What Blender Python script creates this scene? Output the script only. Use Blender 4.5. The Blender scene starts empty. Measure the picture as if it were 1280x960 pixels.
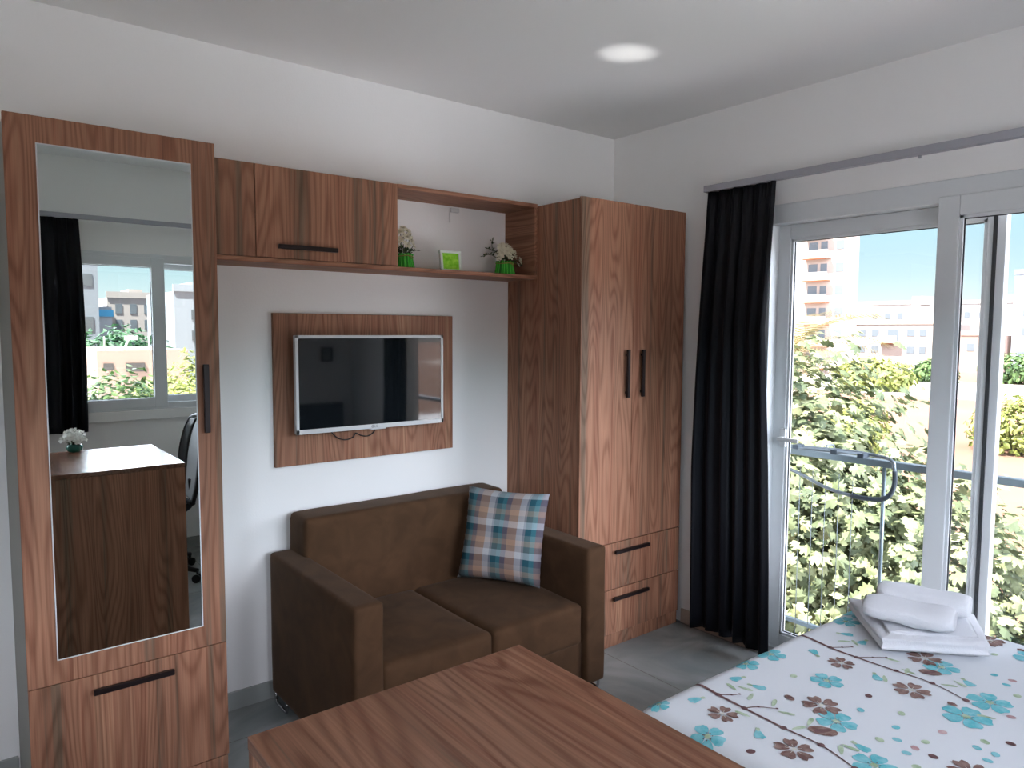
import bpy, bmesh, math, random
from mathutils import Vector, Matrix, noise
R_ = math.radians
scene = bpy.context.scene
COL = scene.collection
random.seed(7)

# ------------------------------------------------------------------ materials
def srgb(r, g, b):
    f = lambda c: (c/255/12.92) if c/255 <= .04045 else ((c/255+.055)/1.055)**2.4
    return (f(r), f(g), f(b), 1)

def newmat(name):
    m = bpy.data.materials.new(name); m.use_nodes = True
    nt = m.node_tree
    b = nt.nodes['Principled BSDF']
    return m, nt, b

def plain(name, col, rough=.6, metal=0, spec=.5, bump=0, bscale=200, var=0, vscale=3):
    m, nt, b = newmat(name)
    b.inputs['Base Color'].default_value = col
    b.inputs['Roughness'].default_value = rough
    b.inputs['Metallic'].default_value = metal
    b.inputs['Specular IOR Level'].default_value = spec
    tc = nt.nodes.new('ShaderNodeTexCoord')
    if var:
        n = nt.nodes.new('ShaderNodeTexNoise'); n.inputs['Scale'].default_value = vscale; n.inputs['Detail'].default_value = 5
        nt.links.new(tc.outputs['Object'], n.inputs['Vector'])
        mx = nt.nodes.new('ShaderNodeMix'); mx.data_type = 'RGBA'
        mx.inputs['A'].default_value = tuple(c*(1-var) for c in col[:3])+(1,)
        mx.inputs['B'].default_value = tuple(min(1, c*(1+var)) for c in col[:3])+(1,)
        nt.links.new(n.outputs['Fac'], mx.inputs['Factor']); nt.links.new(mx.outputs['Result'], b.inputs['Base Color'])
    if bump:
        n = nt.nodes.new('ShaderNodeTexNoise'); n.inputs['Scale'].default_value = bscale; n.inputs['Detail'].default_value = 3
        nt.links.new(tc.outputs['Object'], n.inputs['Vector'])
        bp = nt.nodes.new('ShaderNodeBump'); bp.inputs['Strength'].default_value = bump; bp.inputs['Distance'].default_value = .002
        nt.links.new(n.outputs['Fac'], bp.inputs['Height']); nt.links.new(bp.outputs['Normal'], b.inputs['Normal'])
    return m

def wood(name, axis='z', off=(0, 0, 0), rough=.52, tone=1.62, spec=.2):
    """brown laminate: broad bands along the grain, cathedral figures, fine fibres"""
    m, nt, b = newmat(name)
    N = nt.nodes; L = nt.links
    tc = N.new('ShaderNodeTexCoord')
    mp = N.new('ShaderNodeMapping'); mp.inputs['Location'].default_value = off
    # rotate so that the grain runs along local z
    if axis == 'x': mp.inputs['Rotation'].default_value = (0, R_(90), 0)
    if axis == 'y': mp.inputs['Rotation'].default_value = (R_(90), 0, 0)
    L.new(tc.outputs['Object'], mp.inputs['Vector'])
    def stretched(sx, sz, detail=2, rough_=.5, scale=1, dist=0):
        q = N.new('ShaderNodeMapping'); q.inputs['Scale'].default_value = (sx, sx, sz)
        L.new(mp.outputs['Vector'], q.inputs['Vector'])
        n = N.new('ShaderNodeTexNoise'); n.inputs['Scale'].default_value = scale
        n.inputs['Detail'].default_value = detail; n.inputs['Roughness'].default_value = rough_
        n.inputs['Distortion'].default_value = dist
        L.new(q.outputs['Vector'], n.inputs['Vector'])
        return n.outputs['Fac']
    bands = stretched(8.5, .10, 7, .68)
    figure = stretched(7, .75, 1, .4)
    fibre = stretched(230, 6, 2, .6)
    streak = stretched(38, .5, 3, .7)
    def math_(op, a, c=None, v=None):
        n = N.new('ShaderNodeMath'); n.operation = op
        L.new(a, n.inputs[0])
        if c is not None: L.new(c, n.inputs[1])
        if v is not None: n.inputs[1].default_value = v
        return n.outputs[0]
    ramp = N.new('ShaderNodeValToRGB')
    els = ramp.color_ramp.elements
    cols = [(.29, (76, 62, 51)), (.375, (96, 78, 65)), (.42, (116, 82, 66)), (.50, (130, 94, 76)), (.56, (116, 78, 62)), (.62, (142, 106, 86)), (.72, (98, 70, 56))]
    els[0].position = cols[0][0]; els[0].color = srgb(*cols[0][1])
    els[1].position = cols[-1][0]; els[1].color = srgb(*cols[-1][1])
    for p, c in cols[1:-1]:
        e = els.new(p); e.color = srgb(*c)
    L.new(bands, ramp.inputs['Fac'])
    # growth-ring figure = contour lines of the stretched noise
    ring = math_('SINE', math_('MULTIPLY', figure, v=135))
    ringm = math_('MULTIPLY', math_('ADD', ring, v=1), v=.5)
    mx = N.new('ShaderNodeMix'); mx.data_type = 'RGBA'; mx.blend_type = 'MULTIPLY'
    mx.inputs['B'].default_value = (.62, .56, .52, 1)
    L.new(math_('MULTIPLY', math_('POWER', ringm, v=2.0), v=.75), mx.inputs['Factor'])
    L.new(ramp.outputs['Color'], mx.inputs['A'])
    m2 = N.new('ShaderNodeMix'); m2.data_type = 'RGBA'; m2.blend_type = 'OVERLAY'
    m2.inputs['Factor'].default_value = .45
    L.new(mx.outputs['Result'], m2.inputs['A'])
    fs = math_('ADD', math_('MULTIPLY', fibre, v=.5), math_('MULTIPLY', streak, v=.5))
    cr = N.new('ShaderNodeValToRGB'); cr.color_ramp.elements[0].position = .3; cr.color_ramp.elements[1].position = .7
    cr.color_ramp.elements[0].color = (.22, .22, .22, 1); cr.color_ramp.elements[1].color = (.75, .75, .75, 1)
    L.new(fs, cr.inputs['Fac']); L.new(cr.outputs['Color'], m2.inputs['B'])
    m3 = N.new('ShaderNodeMix'); m3.data_type = 'RGBA'; m3.blend_type = 'MULTIPLY'; m3.inputs['Factor'].default_value = 1
    m3.inputs['B'].default_value = (tone, tone*.985, tone*.93, 1)
    L.new(m2.outputs['Result'], m3.inputs['A'])
    L.new(m3.outputs['Result'], b.inputs['Base Color'])
    b.inputs['Roughness'].default_value = rough
    b.inputs['Specular IOR Level'].default_value = spec
    bp = N.new('ShaderNodeBump'); bp.inputs['Strength'].default_value = .12; bp.inputs['Distance'].default_value = .001
    L.new(fibre, bp.inputs['Height']); L.new(bp.outputs['Normal'], b.inputs['Normal'])
    return m

def glassmat(name, tint=(1, 1, 1, 1), ior=1.35):
    m, nt, b = newmat(name)
    N = nt.nodes; L = nt.links
    N.remove(b)
    out = N['Material Output']
    tr = N.new('ShaderNodeBsdfTransparent'); tr.inputs['Color'].default_value = tint
    gl = N.new('ShaderNodeBsdfGlossy'); gl.inputs['Roughness'].default_value = .01
    fr = N.new('ShaderNodeFresnel')
    # a thin pane: the exit face reflects like the entry face
    ge = N.new('ShaderNodeNewGeometry'); mr_ = N.new('ShaderNodeMapRange')
    mr_.inputs['To Min'].default_value = ior; mr_.inputs['To Max'].default_value = 1/ior
    L.new(ge.outputs['Backfacing'], mr_.inputs['Value']); L.new(mr_.outputs[0], fr.inputs['IOR'])
    mx = N.new('ShaderNodeMixShader')
    L.new(fr.outputs[0], mx.inputs[0]); L.new(tr.outputs[0], mx.inputs[1]); L.new(gl.outputs[0], mx.inputs[2])
    L.new(mx.outputs[0], out.inputs['Surface'])
    return m

def leafmat(name, c1, c2, c3, trans=.25):
    m, nt, b = newmat(name)
    N = nt.nodes; L = nt.links
    g = N.new('ShaderNodeNewGeometry')
    r = N.new('ShaderNodeValToRGB')
    r.color_ramp.elements[0].color = srgb(*c1); r.color_ramp.elements[1].color = srgb(*c3)
    e = r.color_ramp.elements.new(.5); e.color = srgb(*c2)
    L.new(g.outputs['Random Per Island'], r.inputs['Fac'])
    L.new(r.outputs['Color'], b.inputs['Base Color'])
    b.inputs['Roughness'].default_value = .6
    t = N.new('ShaderNodeBsdfTranslucent'); L.new(r.outputs['Color'], t.inputs['Color'])
    mx = N.new('ShaderNodeMixShader'); mx.inputs[0].default_value = trans
    L.new(b.outputs[0], mx.inputs[1]); L.new(t.outputs[0], mx.inputs[2])
    L.new(mx.outputs[0], N['Material Output'].inputs['Surface'])
    return m

def tilemat(name):
    m, nt, b = newmat(name)
    N = nt.nodes; L = nt.links
    tc = N.new('ShaderNodeTexCoord')
    sep = N.new('ShaderNodeSeparateXYZ'); L.new(tc.outputs['Object'], sep.inputs[0])
    def mth(op, a, v=None, c=None):
        n = N.new('ShaderNodeMath'); n.operation = op; L.new(a, n.inputs[0])
        if v is not None: n.inputs[1].default_value = v
        if c is not None: L.new(c, n.inputs[1])
        return n.outputs[0]
    def line(o, off, per):
        a = mth('ADD', o, v=off+per*20)
        a = mth('MODULO', a, v=per)
        a = mth('SUBTRACT', a, v=per/2)
        a = mth('ABSOLUTE', a)
        return mth('GREATER_THAN', a, v=per/2-.0018)
    lx = line(sep.outputs[0], .62, .6); ly = line(sep.outputs[1], .25, 1.2)
    ln = mth('MAXIMUM', lx, c=ly)
    n1 = N.new('ShaderNodeTexNoise'); n1.inputs['Scale'].default_value = 2.2; n1.inputs['Detail'].default_value = 6; n1.inputs['Distortion'].default_value = 1.6
    L.new(tc.outputs['Object'], n1.inputs['Vector'])
    r = N.new('ShaderNodeValToRGB')
    r.color_ramp.elements[0].position = .35; r.color_ramp.elements[0].color = srgb(124, 130, 130)
    r.color_ramp.elements[1].position = .62; r.color_ramp.elements[1].color = srgb(150, 154, 152)
    e = r.color_ramp.elements.new(.5); e.color = srgb(138, 142, 140)
    L.new(n1.outputs['Fac'], r.inputs['Fac'])
    mx = N.new('ShaderNodeMix'); mx.data_type = 'RGBA'; L.new(ln, mx.inputs['Factor'])
    L.new(r.outputs['Color'], mx.inputs['A']); mx.inputs['B'].default_value = srgb(110, 106, 100)
    L.new(mx.outputs['Result'], b.inputs['Base Color'])
    b.inputs['Roughness'].default_value = .22
    return m

def plaidmat(name):
    m, nt, b = newmat(name)
    N = nt.nodes; L = nt.links
    uv = N.new('ShaderNodeUVMap'); uv.uv_map = 'UVMap'
    sep = N.new('ShaderNodeSeparateXYZ'); L.new(uv.outputs[0], sep.inputs[0])
    def stripes(o, per, shift, stops):
        a = N.new('ShaderNodeMath'); a.operation = 'MULTIPLY_ADD'; L.new(o, a.inputs[0]); a.inputs[1].default_value = per; a.inputs[2].default_value = shift
        f = N.new('ShaderNodeMath'); f.operation = 'FRACT'; L.new(a.outputs[0], f.inputs[0])
        r = N.new('ShaderNodeValToRGB'); r.color_ramp.interpolation = 'CONSTANT'
        els = r.color_ramp.elements
        els[0].position = 0; els[0].color = srgb(*stops[0][1]); els[1].position = stops[1][0]; els[1].color = srgb(*stops[1][1])
        for p, c in stops[2:]:
            e = els.new(p); e.color = srgb(*c)
        L.new(f.outputs[0], r.inputs['Fac'])
        return r.outputs['Color']
    teal = (8, 92, 100); teal2 = (46, 122, 130); grey = (104, 96, 104); tan = (164, 134, 114); lt = (176, 178, 182); dk = (60, 60, 76)
    A = stripes(sep.outputs[0], 2.55, .90, [(0, teal), (.17, teal2), (.30, grey), (.45, tan), (.74, lt), (.93, (120, 130, 138))])
    B = stripes(sep.outputs[1], 3.05, .16, [(0, lt), (.22, (112, 100, 96)), (.42, tan), (.60, (112, 108, 108)), (.78, dk)])
    mx = N.new('ShaderNodeMix'); mx.data_type = 'RGBA'; mx.inputs['Factor'].default_value = .46
    L.new(A, mx.inputs['A']); L.new(B, mx.inputs['B'])
    wv = N.new('ShaderNodeTexNoise'); wv.inputs['Scale'].default_value = 260; L.new(uv.outputs[0], wv.inputs['Vector'])
    m2 = N.new('ShaderNodeMix'); m2.data_type = 'RGBA'; m2.blend_type = 'OVERLAY'; m2.inputs['Factor'].default_value = .3
    L.new(mx.outputs['Result'], m2.inputs['A']); L.new(wv.outputs['Fac'], m2.inputs['B'])
    L.new(m2.outputs['Result'], b.inputs['Base Color'])
    b.inputs['Roughness'].default_value = .9
    b.inputs['Specular IOR Level'].default_value = .1
    return m

def suede(name, col):
    m, nt, b = newmat(name)
    N = nt.nodes; L = nt.links
    tc = N.new('ShaderNodeTexCoord')
    n = N.new('ShaderNodeTexNoise'); n.inputs['Scale'].default_value = 9; n.inputs['Detail'].default_value = 4; n.inputs['Distortion'].default_value = .8
    L.new(tc.outputs['Object'], n.inputs['Vector'])
    r = N.new('ShaderNodeValToRGB')
    r.color_ramp.elements[0].position = .3; r.color_ramp.elements[1].position = .75
    r.color_ramp.elements[0].color = tuple(c*.8 for c in col[:3])+(1,)
    r.color_ramp.elements[1].color = tuple(c*1.25 for c in col[:3])+(1,)
    L.new(n.outputs['Fac'], r.inputs['Fac']); L.new(r.outputs['Color'], b.inputs['Base Color'])
    b.inputs['Roughness'].default_value = .85; b.inputs['Specular IOR Level'].default_value = .15
    b.inputs['Sheen Weight'].default_value = .10; b.inputs['Sheen Roughness'].default_value = .4
    b.inputs['Sheen Tint'].default_value = (.75, .6, .48, 1)
    f = N.new('ShaderNodeTexNoise'); f.inputs['Scale'].default_value = 500
    L.new(tc.outputs['Object'], f.inputs['Vector'])
    bp = N.new('ShaderNodeBump'); bp.inputs['Strength'].default_value = .15; bp.inputs['Distance'].default_value = .002
    L.new(f.outputs['Fac'], bp.inputs['Height']); L.new(bp.outputs['Normal'], b.inputs['Normal'])
    return m

M = {}
M['wall'] = plain('wall_paint', srgb(236, 235, 233), .75, spec=.2, bump=.25, bscale=120, var=.012, vscale=1.5)
M['ceiling'] = plain('ceiling_paint', srgb(236, 235, 233), .6, spec=.3, bump=.1, bscale=90)
M['tile'] = tilemat('floor_tile')
M['skirt'] = plain('skirting_tile', srgb(150, 154, 150), .35, var=.06, vscale=6)
M['trimwhite'] = plain('sill_plaster', srgb(236, 235, 233), .6)
M['wz'] = wood('walnut_vertical', 'z')
M['wz2'] = wood('walnut_vertical_second', 'z', off=(3.1, 1.7, .4))
M['wz3'] = wood('walnut_vertical_third', 'z', off=(6.3, 4.2, 1.9))
M['wz4'] = wood('walnut_side', 'z', off=(1.4, 8.2, 3.9), tone=1.75)
M['wx'] = wood('walnut_lengthwise', 'x', off=(2, 5, 1))
M['wy'] = wood('walnut_crosswise', 'y', off=(7, 2, 4), tone=1.5)
M['wtop'] = wood('walnut_counter_top', 'y', off=(2.2, 1.3, 4.1), rough=.25, spec=.42, tone=1.0)
M['carc'] = plain('grey_carcass', srgb(132, 130, 122), .55)
M['handle'] = plain('dark_bronze', srgb(38, 28, 28), .38, metal=.5)
M['mirror'] = plain('mirror_silver', (.82, .88, .86, 1), .0, metal=1)
M['mirrimg'] = plain('mirror_edge', srgb(205, 210, 212), .3)
M['tvwhite'] = plain('white_plastic', srgb(206, 206, 206), .35)
M['tvback'] = plain('dark_plastic', srgb(30, 30, 32), .5)
M['screen'] = plain('tv_glass', (.006, .008, .010, 1), .04, spec=.9)
M['skirtb'] = plain('beige_skirting', srgb(176, 160, 146), .4)
M['logo'] = plain('logo_grey', srgb(90, 90, 92), .5)
M['cable'] = plain('black_cable', srgb(18, 18, 20), .5)
M['suede'] = suede('brown_suede', srgb(72, 51, 34))
M['chrome'] = plain('chrome', srgb(190, 190, 192), .12, metal=1)
M['plaid'] = plaidmat('plaid_fabric')
M['fringe'] = plain('cushion_edge', srgb(165, 140, 128), .9)
M['curtain'] = plain('navy_black_curtain', srgb(8, 10, 17), .55, spec=.18, bump=.1, bscale=400)
M['rail'] = plain('grey_rail', srgb(158, 158, 164), .4)
M['pvc'] = plain('white_pvc', srgb(212, 216, 218), .3)
M['gasket'] = plain('rubber_gasket', srgb(38, 42, 46), .6)
M['glass'] = glassmat('window_glass')
M['sheet'] = plain('white_sheet', srgb(216, 220, 224), .85, spec=.15, bump=.15, bscale=25)
def paintm(n, c, c2):
    m, nt, b = newmat(n)
    N = nt.nodes; L = nt.links
    tc = N.new('ShaderNodeTexCoord'); no = N.new('ShaderNodeTexNoise'); no.inputs['Scale'].default_value = 45; no.inputs['Detail'].default_value = 4
    L.new(tc.outputs['Object'], no.inputs['Vector'])
    r = N.new('ShaderNodeValToRGB'); r.color_ramp.elements[0].position = .35; r.color_ramp.elements[1].position = .65
    r.color_ramp.elements[0].color = srgb(*c); r.color_ramp.elements[1].color = srgb(*c2)
    L.new(no.outputs['Fac'], r.inputs['Fac']); L.new(r.outputs['Color'], b.inputs['Base Color'])
    b.inputs['Roughness'].default_value = .85; b.inputs['Specular IOR Level'].default_value = .15
    return m
M['p_teal'] = paintm('print_turquoise', (92, 178, 188), (140, 198, 206))
M['p_brown'] = paintm('print_brown', (112, 84, 78), (150, 126, 118))
M['p_dark'] = paintm('print_dark_brown', (98, 74, 76), (122, 92, 90))
M['p_olive'] = paintm('print_olive', (150, 172, 140), (190, 205, 180))
M['p_pink'] = paintm('print_dusty', (176, 140, 142), (196, 170, 170))
M['p_pale'] = paintm('print_pale', (222, 222, 212), (200, 200, 190))
M['towel'] = plain('white_terry', srgb(214, 216, 220), .95, spec=.05, bump=1.0, bscale=230)
M['bedbase'] = plain('dark_bed_base', srgb(60, 44, 36), .7)
M['headb'] = plain('dark_headboard', srgb(26, 20, 18), .6)
M['grass_g'] = leafmat('green_raffia', (14, 96, 10), (34, 170, 24), (110, 228, 84), .1)
M['twine'] = plain('twine', srgb(150, 120, 70), .8)
M['petal'] = plain('cream_petal', srgb(226, 222, 200), .7, var=.1, vscale=40)
M['petalw'] = plain('white_petal', srgb(240, 240, 236), .7)
M['fleaf'] = plain('dark_leaf', srgb(60, 78, 46), .6, var=.3, vscale=50)
M['pot'] = plain('teal_pot', srgb(40, 110, 96), .2)
M['framew'] = plain('white_frame', srgb(220, 228, 218), .4)
M['lime'] = paintm('lime_print', (120, 200, 40), (170, 225, 80))
M['black'] = plain('black_plastic', srgb(20, 21, 23), .45)
M['meshb'] = plain('grey_mesh', srgb(176, 180, 182), .7)
M['lightplastic'] = plain('light_plastic', srgb(215, 215, 215), .4)
M['steel'] = plain('painted_steel', srgb(128, 144, 152), .35, metal=.3)
M['airer'] = plain('airer_tube', srgb(126, 136, 142), .35, metal=.4)
M['airerj'] = plain('airer_joint', srgb(62, 74, 84), .6)
M['slab'] = plain('balcony_tile', srgb(205, 200, 190), .6, var=.06, vscale=4)
M['exterior'] = plain('exterior_render', srgb(220, 214, 204), .9)
M['fig'] = leafmat('fig_leaf', (66, 78, 54), (98, 108, 74), (132, 136, 100))
M['bark'] = plain('grey_bark', srgb(134, 120, 104), .9, var=.2, vscale=10)
M['palm'] = leafmat('palm_leaf', (118, 98, 68), (126, 112, 74), (98, 102, 58))
M['bushy'] = leafmat('yellow_green_leaf', (92, 104, 46), (116, 124, 58), (136, 138, 76))
M['bushg'] = leafmat('green_leaf', (44, 70, 32), (62, 88, 42), (84, 106, 56))
M['bushd'] = leafmat('deep_green_leaf', (30, 66, 40), (44, 84, 52), (62, 100, 66))
M['bld'] = plain('cream_render', srgb(150, 138, 130), .9, var=.02, vscale=.3)
M['bldw'] = plain('white_render', srgb(152, 146, 142), .9)
M['bldp'] = plain('pink_render', srgb(150, 124, 112), .9)
M['bldg'] = plain('grey_render', srgb(120, 130, 140), .9)
M['bldb'] = plain('pale_blue_render', srgb(144, 154, 164), .9)
M['bwin'] = plain('far_window', srgb(86, 94, 100), .5)
M['bwin2'] = plain('far_window_dark', srgb(70, 64, 62), .5)
M['orange'] = plain('orange_soffit', srgb(160, 96, 62), .8)
M['sign'] = plain('blue_sign', srgb(40, 140, 190), .5)
def groundmat():
    m, nt, b = newmat('dry_field')
    N = nt.nodes; L = nt.links
    tc = N.new('ShaderNodeTexCoord')
    n = N.new('ShaderNodeTexNoise'); n.inputs['Scale'].default_value = .12; n.inputs['Detail'].default_value = 8
    L.new(tc.outputs['Object'], n.inputs['Vector'])
    r = N.new('ShaderNodeValToRGB')
    r.color_ramp.elements[0].position = .3; r.color_ramp.elements[0].color = srgb(98, 70, 54)
    r.color_ramp.elements[1].position = .7; r.color_ramp.elements[1].color = srgb(108, 82, 66)
    e = r.color_ramp.elements.new(.48); e.color = srgb(103, 76, 60)
    L.new(n.outputs['Fac'], r.inputs['Fac']); L.new(r.outputs['Color'], b.inputs['Base Color'])
    b.inputs['Roughness'].default_value = .95
    return m
M['field'] = groundmat()
M['road'] = plain('pale_road', srgb(176, 170, 164), .9)
M['bounce_yard'] = plain('pale_bounce_yard', srgb(198, 200, 204), .9, var=.03, vscale=.6)  # kept pale so the added yard bounces daylight into the room
M['frame_dark'] = plain('picture_frame_dark', srgb(30, 28, 28), .5)
M['paper'] = paintm('picture_paper', (120, 120, 118), (170, 168, 160))

# ------------------------------------------------------------------ helpers
def link(o, parent=None):
    COL.objects.link(o)
    if parent is not None: o.parent = parent
    return o

def from_bm(name, bm, mat, parent=None, smooth=False):
    me = bpy.data.meshes.new(name); bm.to_mesh(me); bm.free()
    mats = mat if isinstance(mat, (list, tuple)) else [mat]
    for k in mats: me.materials.append(M[k])
    if smooth:
        for p in me.polygons: p.use_smooth = True
    return link(bpy.data.objects.new(name, me), parent)

def from_data(name, vs, fs, mat, parent=None, smooth=False, mi=None, uvs=None):
    me = bpy.data.meshes.new(name); me.from_pydata(vs, [], fs)
    mats = mat if isinstance(mat, (list, tuple)) else [mat]
    for k in mats: me.materials.append(M[k])
    if mi: me.polygons.foreach_set('material_index', mi)
    if smooth: me.polygons.foreach_set('use_smooth', [True]*len(fs))
    if uvs:
        ul = me.uv_layers.new(name='UVMap')
        for lp in me.loops: ul.data[lp.index].uv = uvs[lp.vertex_index]
    me.update()
    return link(bpy.data.objects.new(name, me), parent)

def bx(bm, x0, x1, y0, y1, z0, z1, bev=0, seg=2, mi=0):
    if x0 > x1: x0, x1 = x1, x0
    if y0 > y1: y0, y1 = y1, y0
    if z0 > z1: z0, z1 = z1, z0
    r = bmesh.ops.create_cube(bm, size=1)
    vs = r['verts']
    bmesh.ops.scale(bm, vec=(x1-x0, y1-y0, z1-z0), verts=vs)
    bmesh.ops.translate(bm, vec=((x0+x1)/2, (y0+y1)/2, (z0+z1)/2), verts=vs)
    fcs = set(f for v in vs for f in v.link_faces)
    for f in fcs: f.material_index = mi
    if bev:
        es = list(set(e for v in vs for e in v.link_edges))
        r2 = bmesh.ops.bevel(bm, geom=es, offset=bev, segments=seg, affect='EDGES', profile=.5)
        for f in r2['faces']: f.material_index = mi
    return bm

def box(name, b, mat, parent=None, bev=.001, seg=1, smooth=False):
    bm = bmesh.new(); bx(bm, *b, bev=bev, seg=seg)
    return from_bm(name, bm, mat, parent, smooth)

def tube(bm, pts, r, seg=8, caps=True, mi=0):
    pts = [Vector(p) for p in pts]
    rs = r if isinstance(r, (list, tuple)) else [r]*len(pts)
    rings = []
    up = Vector((0, 0, 1))
    prev = None
    for i, p in enumerate(pts):
        t = (pts[min(i+1, len(pts)-1)]-pts[max(i-1, 0)]).normalized()
        if prev is None:
            a = t.cross(up)
            if a.length < 1e-3: a = t.cross(Vector((1, 0, 0)))
        else:
            a = prev - t*prev.dot(t)
        a.normalize(); prev = a
        b_ = t.cross(a)
        rings.append([bm.verts.new(p+(a*math.cos(2*math.pi*k/seg)+b_*math.sin(2*math.pi*k/seg))*rs[i]) for k in range(seg)])
    for i in range(len(rings)-1):
        for k in range(seg):
            f = bm.faces.new((rings[i][k], rings[i][(k+1) % seg], rings[i+1][(k+1) % seg], rings[i+1][k])); f.smooth = True; f.material_index = mi
    if caps:
        bm.faces.new(rings[0][::-1]).material_index = mi; bm.faces.new(rings[-1]).material_index = mi
    return bm

def lathe(bm, prof, c=(0, 0, 0), seg=24, mi=0):
    rings = []
    for r, z in prof:
        rings.append([bm.verts.new((c[0]+r*math.cos(2*math.pi*k/seg), c[1]+r*math.sin(2*math.pi*k/seg), c[2]+z)) for k in range(seg)])
    for i in range(len(rings)-1):
        for k in range(seg):
            f = bm.faces.new((rings[i][k], rings[i][(k+1) % seg], rings[i+1][(k+1) % seg], rings[i+1][k])); f.smooth = True; f.material_index = mi
    bm.faces.new(rings[0][::-1]); bm.faces.new(rings[-1])
    return bm

def smoothpath(pts, n=6):
    P = [Vector(p) for p in pts]; out = []
    for i in range(len(P)-1):
        p0 = P[max(i-1, 0)]; p1 = P[i]; p2 = P[i+1]; p3 = P[min(i+2, len(P)-1)]
        for k in range(n):
            t = k/n
            out.append(.5*((2*p1)+(-p0+p2)*t+(2*p0-5*p1+4*p2-p3)*t*t+(-p0+3*p1-3*p2+p3)*t**3))
    out.append(P[-1]); return out

def thing(name, label, cat, loc=(0, 0, 0), rotz=0, group=None):
    o = bpy.data.objects.new(name, None); COL.objects.link(o)
    o.empty_display_size = .1
    o.location = loc; o.rotation_euler = (0, 0, rotz)
    o['label'] = label; o['category'] = cat
    if group: o['group'] = group
    return o

def tag(o, label, cat, group=None, kind=None):
    o['label'] = label; o['category'] = cat
    if group: o['group'] = group
    if kind: o['kind'] = kind
    return o

def struct(o, label=None):
    o['kind'] = 'structure'
    if label: o['label'] = label
    return o

def soft_box(x0, x1, y0, y1, z0, z1, r=.03, puff=0, n=14, wob=0, seed=0, sag=0):
    """rounded box, slightly stuffed; returns verts, faces"""
    cx, cy, cz = (x0+x1)/2, (y0+y1)/2, (z0+z1)/2
    hx, hy, hz = (x1-x0)/2, (y1-y0)/2, (z1-z0)/2
    bm = bmesh.new()
    bmesh.ops.create_cube(bm, size=2)
    bmesh.ops.subdivide_edges(bm, edges=bm.edges[:], cuts=n, use_grid_fill=True)
    for v in bm.verts:
        u = v.co.copy()
        def rem(t, h):     # put more samples near the edges
            return math.copysign(1-(1-abs(t))**1.6, t)
        p = Vector((rem(u.x, hx)*hx, rem(u.y, hy)*hy, rem(u.z, hz)*hz))
        q = Vector((max(-hx+r, min(hx-r, p.x)), max(-hy+r, min(hy-r, p.y)), max(-hz+r, min(hz-r, p.z))))
        dlt = p-q
        if dlt.length > 1e-9: p = q+dlt.normalized()*min(r, dlt.length if False else r)
        fx, fy, fz = p.x/hx, p.y/hy, p.z/hz
        if puff:
            if fz > 0: p.z += puff*(1-fx*fx)*(1-fy*fy)*fz
            p.y += -puff*.5*(1-fx*fx)*(1-fz*fz)*(1 if fy < 0 else 0)*abs(fy)
        if sag: p.z -= sag*math.exp(-((fx)**2+(fy)**2)*3)*max(fz, 0)
        if wob:
            s = noise.noise(Vector((p.x*5+seed, p.y*5, p.z*5)))*wob + noise.noise(Vector((p.x*14+seed, p.y*14, p.z*14)))*wob*.35
            p += Vector((fx, fy, fz)).normalized()*s
        v.co = p+Vector((cx, cy, cz))
    return bm

# ------------------------------------------------------------------ camera
Cpos = Vector((-3.14448, -3.02970, 1.59))
fwv = Vector((.61811717, .78268835, -.07300755)); rtv = Vector((.78497196, -.61951611, .00433662)); upv = Vector((.04183513, .05998942, .99732196))
cd = bpy.data.cameras.new('camera'); cam = bpy.data.objects.new('camera', cd); COL.objects.link(cam)
rm = Matrix((rtv, upv, -fwv)).transposed()
cam.matrix_world = Matrix.Translation(Cpos) @ rm.to_4x4()
cd.sensor_fit = 'HORIZONTAL'; cd.sensor_width = 36; cd.lens = 36*905.765/1280
cd.clip_start = .05; cd.clip_end = 1000
scene.camera = cam

# ------------------------------------------------------------------ room
XL, YC, H = -4.4, -3.65, 2.707
WB = (-2.72, -1.00, 2.19)      # sliding door opening: y0, y1, top
WC = (-2.50, -.85, 1.03, 2.11)  # window opening: x0, x1, z0, z1
T = .2
struct(box('floor', (XL-T, T, YC-T, T, -.15, 0), 'tile', bev=0))
struct(box('ceiling', (XL-T, T, YC-T, T, H, H+.18), 'ceiling', bev=0))
struct(box('wall_back', (XL, 0, 0, T, 0, H), 'wall', bev=0))
struct(box('wall_left', (XL-T, XL, YC-T, T, 0, H), 'wall', bev=0))
bm = bmesh.new()
bx(bm, 0, T, WB[1], T, 0, H); bx(bm, 0, T, YC-T, WB[0], 0, H); bx(bm, 0, T, WB[0], WB[1], WB[2], H)
struct(from_bm('wall_right', bm, 'wall'))
bm = bmesh.new()
W2C = (-4.32, -3.62, .95, 2.35)      # added window, unseen behind the camera, to light the room more
bx(bm, XL, W2C[0], YC-T, YC, 0, H); bx(bm, W2C[1], WC[0], YC-T, YC, 0, H); bx(bm, W2C[0], W2C[1], YC-T, YC, W2C[3], H); bx(bm, W2C[0], W2C[1], YC-T, YC, 0, W2C[2]); bx(bm, WC[1], 0, YC-T, YC, 0, H)
bx(bm, WC[0], WC[1], YC-T, YC, 0, WC[2]); bx(bm, WC[0], WC[1], YC-T, YC, WC[3], H)
struct(from_bm('wall_front', bm, 'wall'))
bm = bmesh.new(); bx(bm, XL+.012, -2.986, -.012, 0, 0, .075); bx(bm, -2.42, -.785, -.012, 0, 0, .075)
struct(from_bm('baseboard_back', bm, 'skirt'))
bm = bmesh.new(); bx(bm, -.012, 0, WB[1], -.565, 0, .075); bx(bm, -.012, 0, YC+.012, WB[0], 0, .075)
struct(from_bm('baseboard_right', bm, 'skirtb'))
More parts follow.
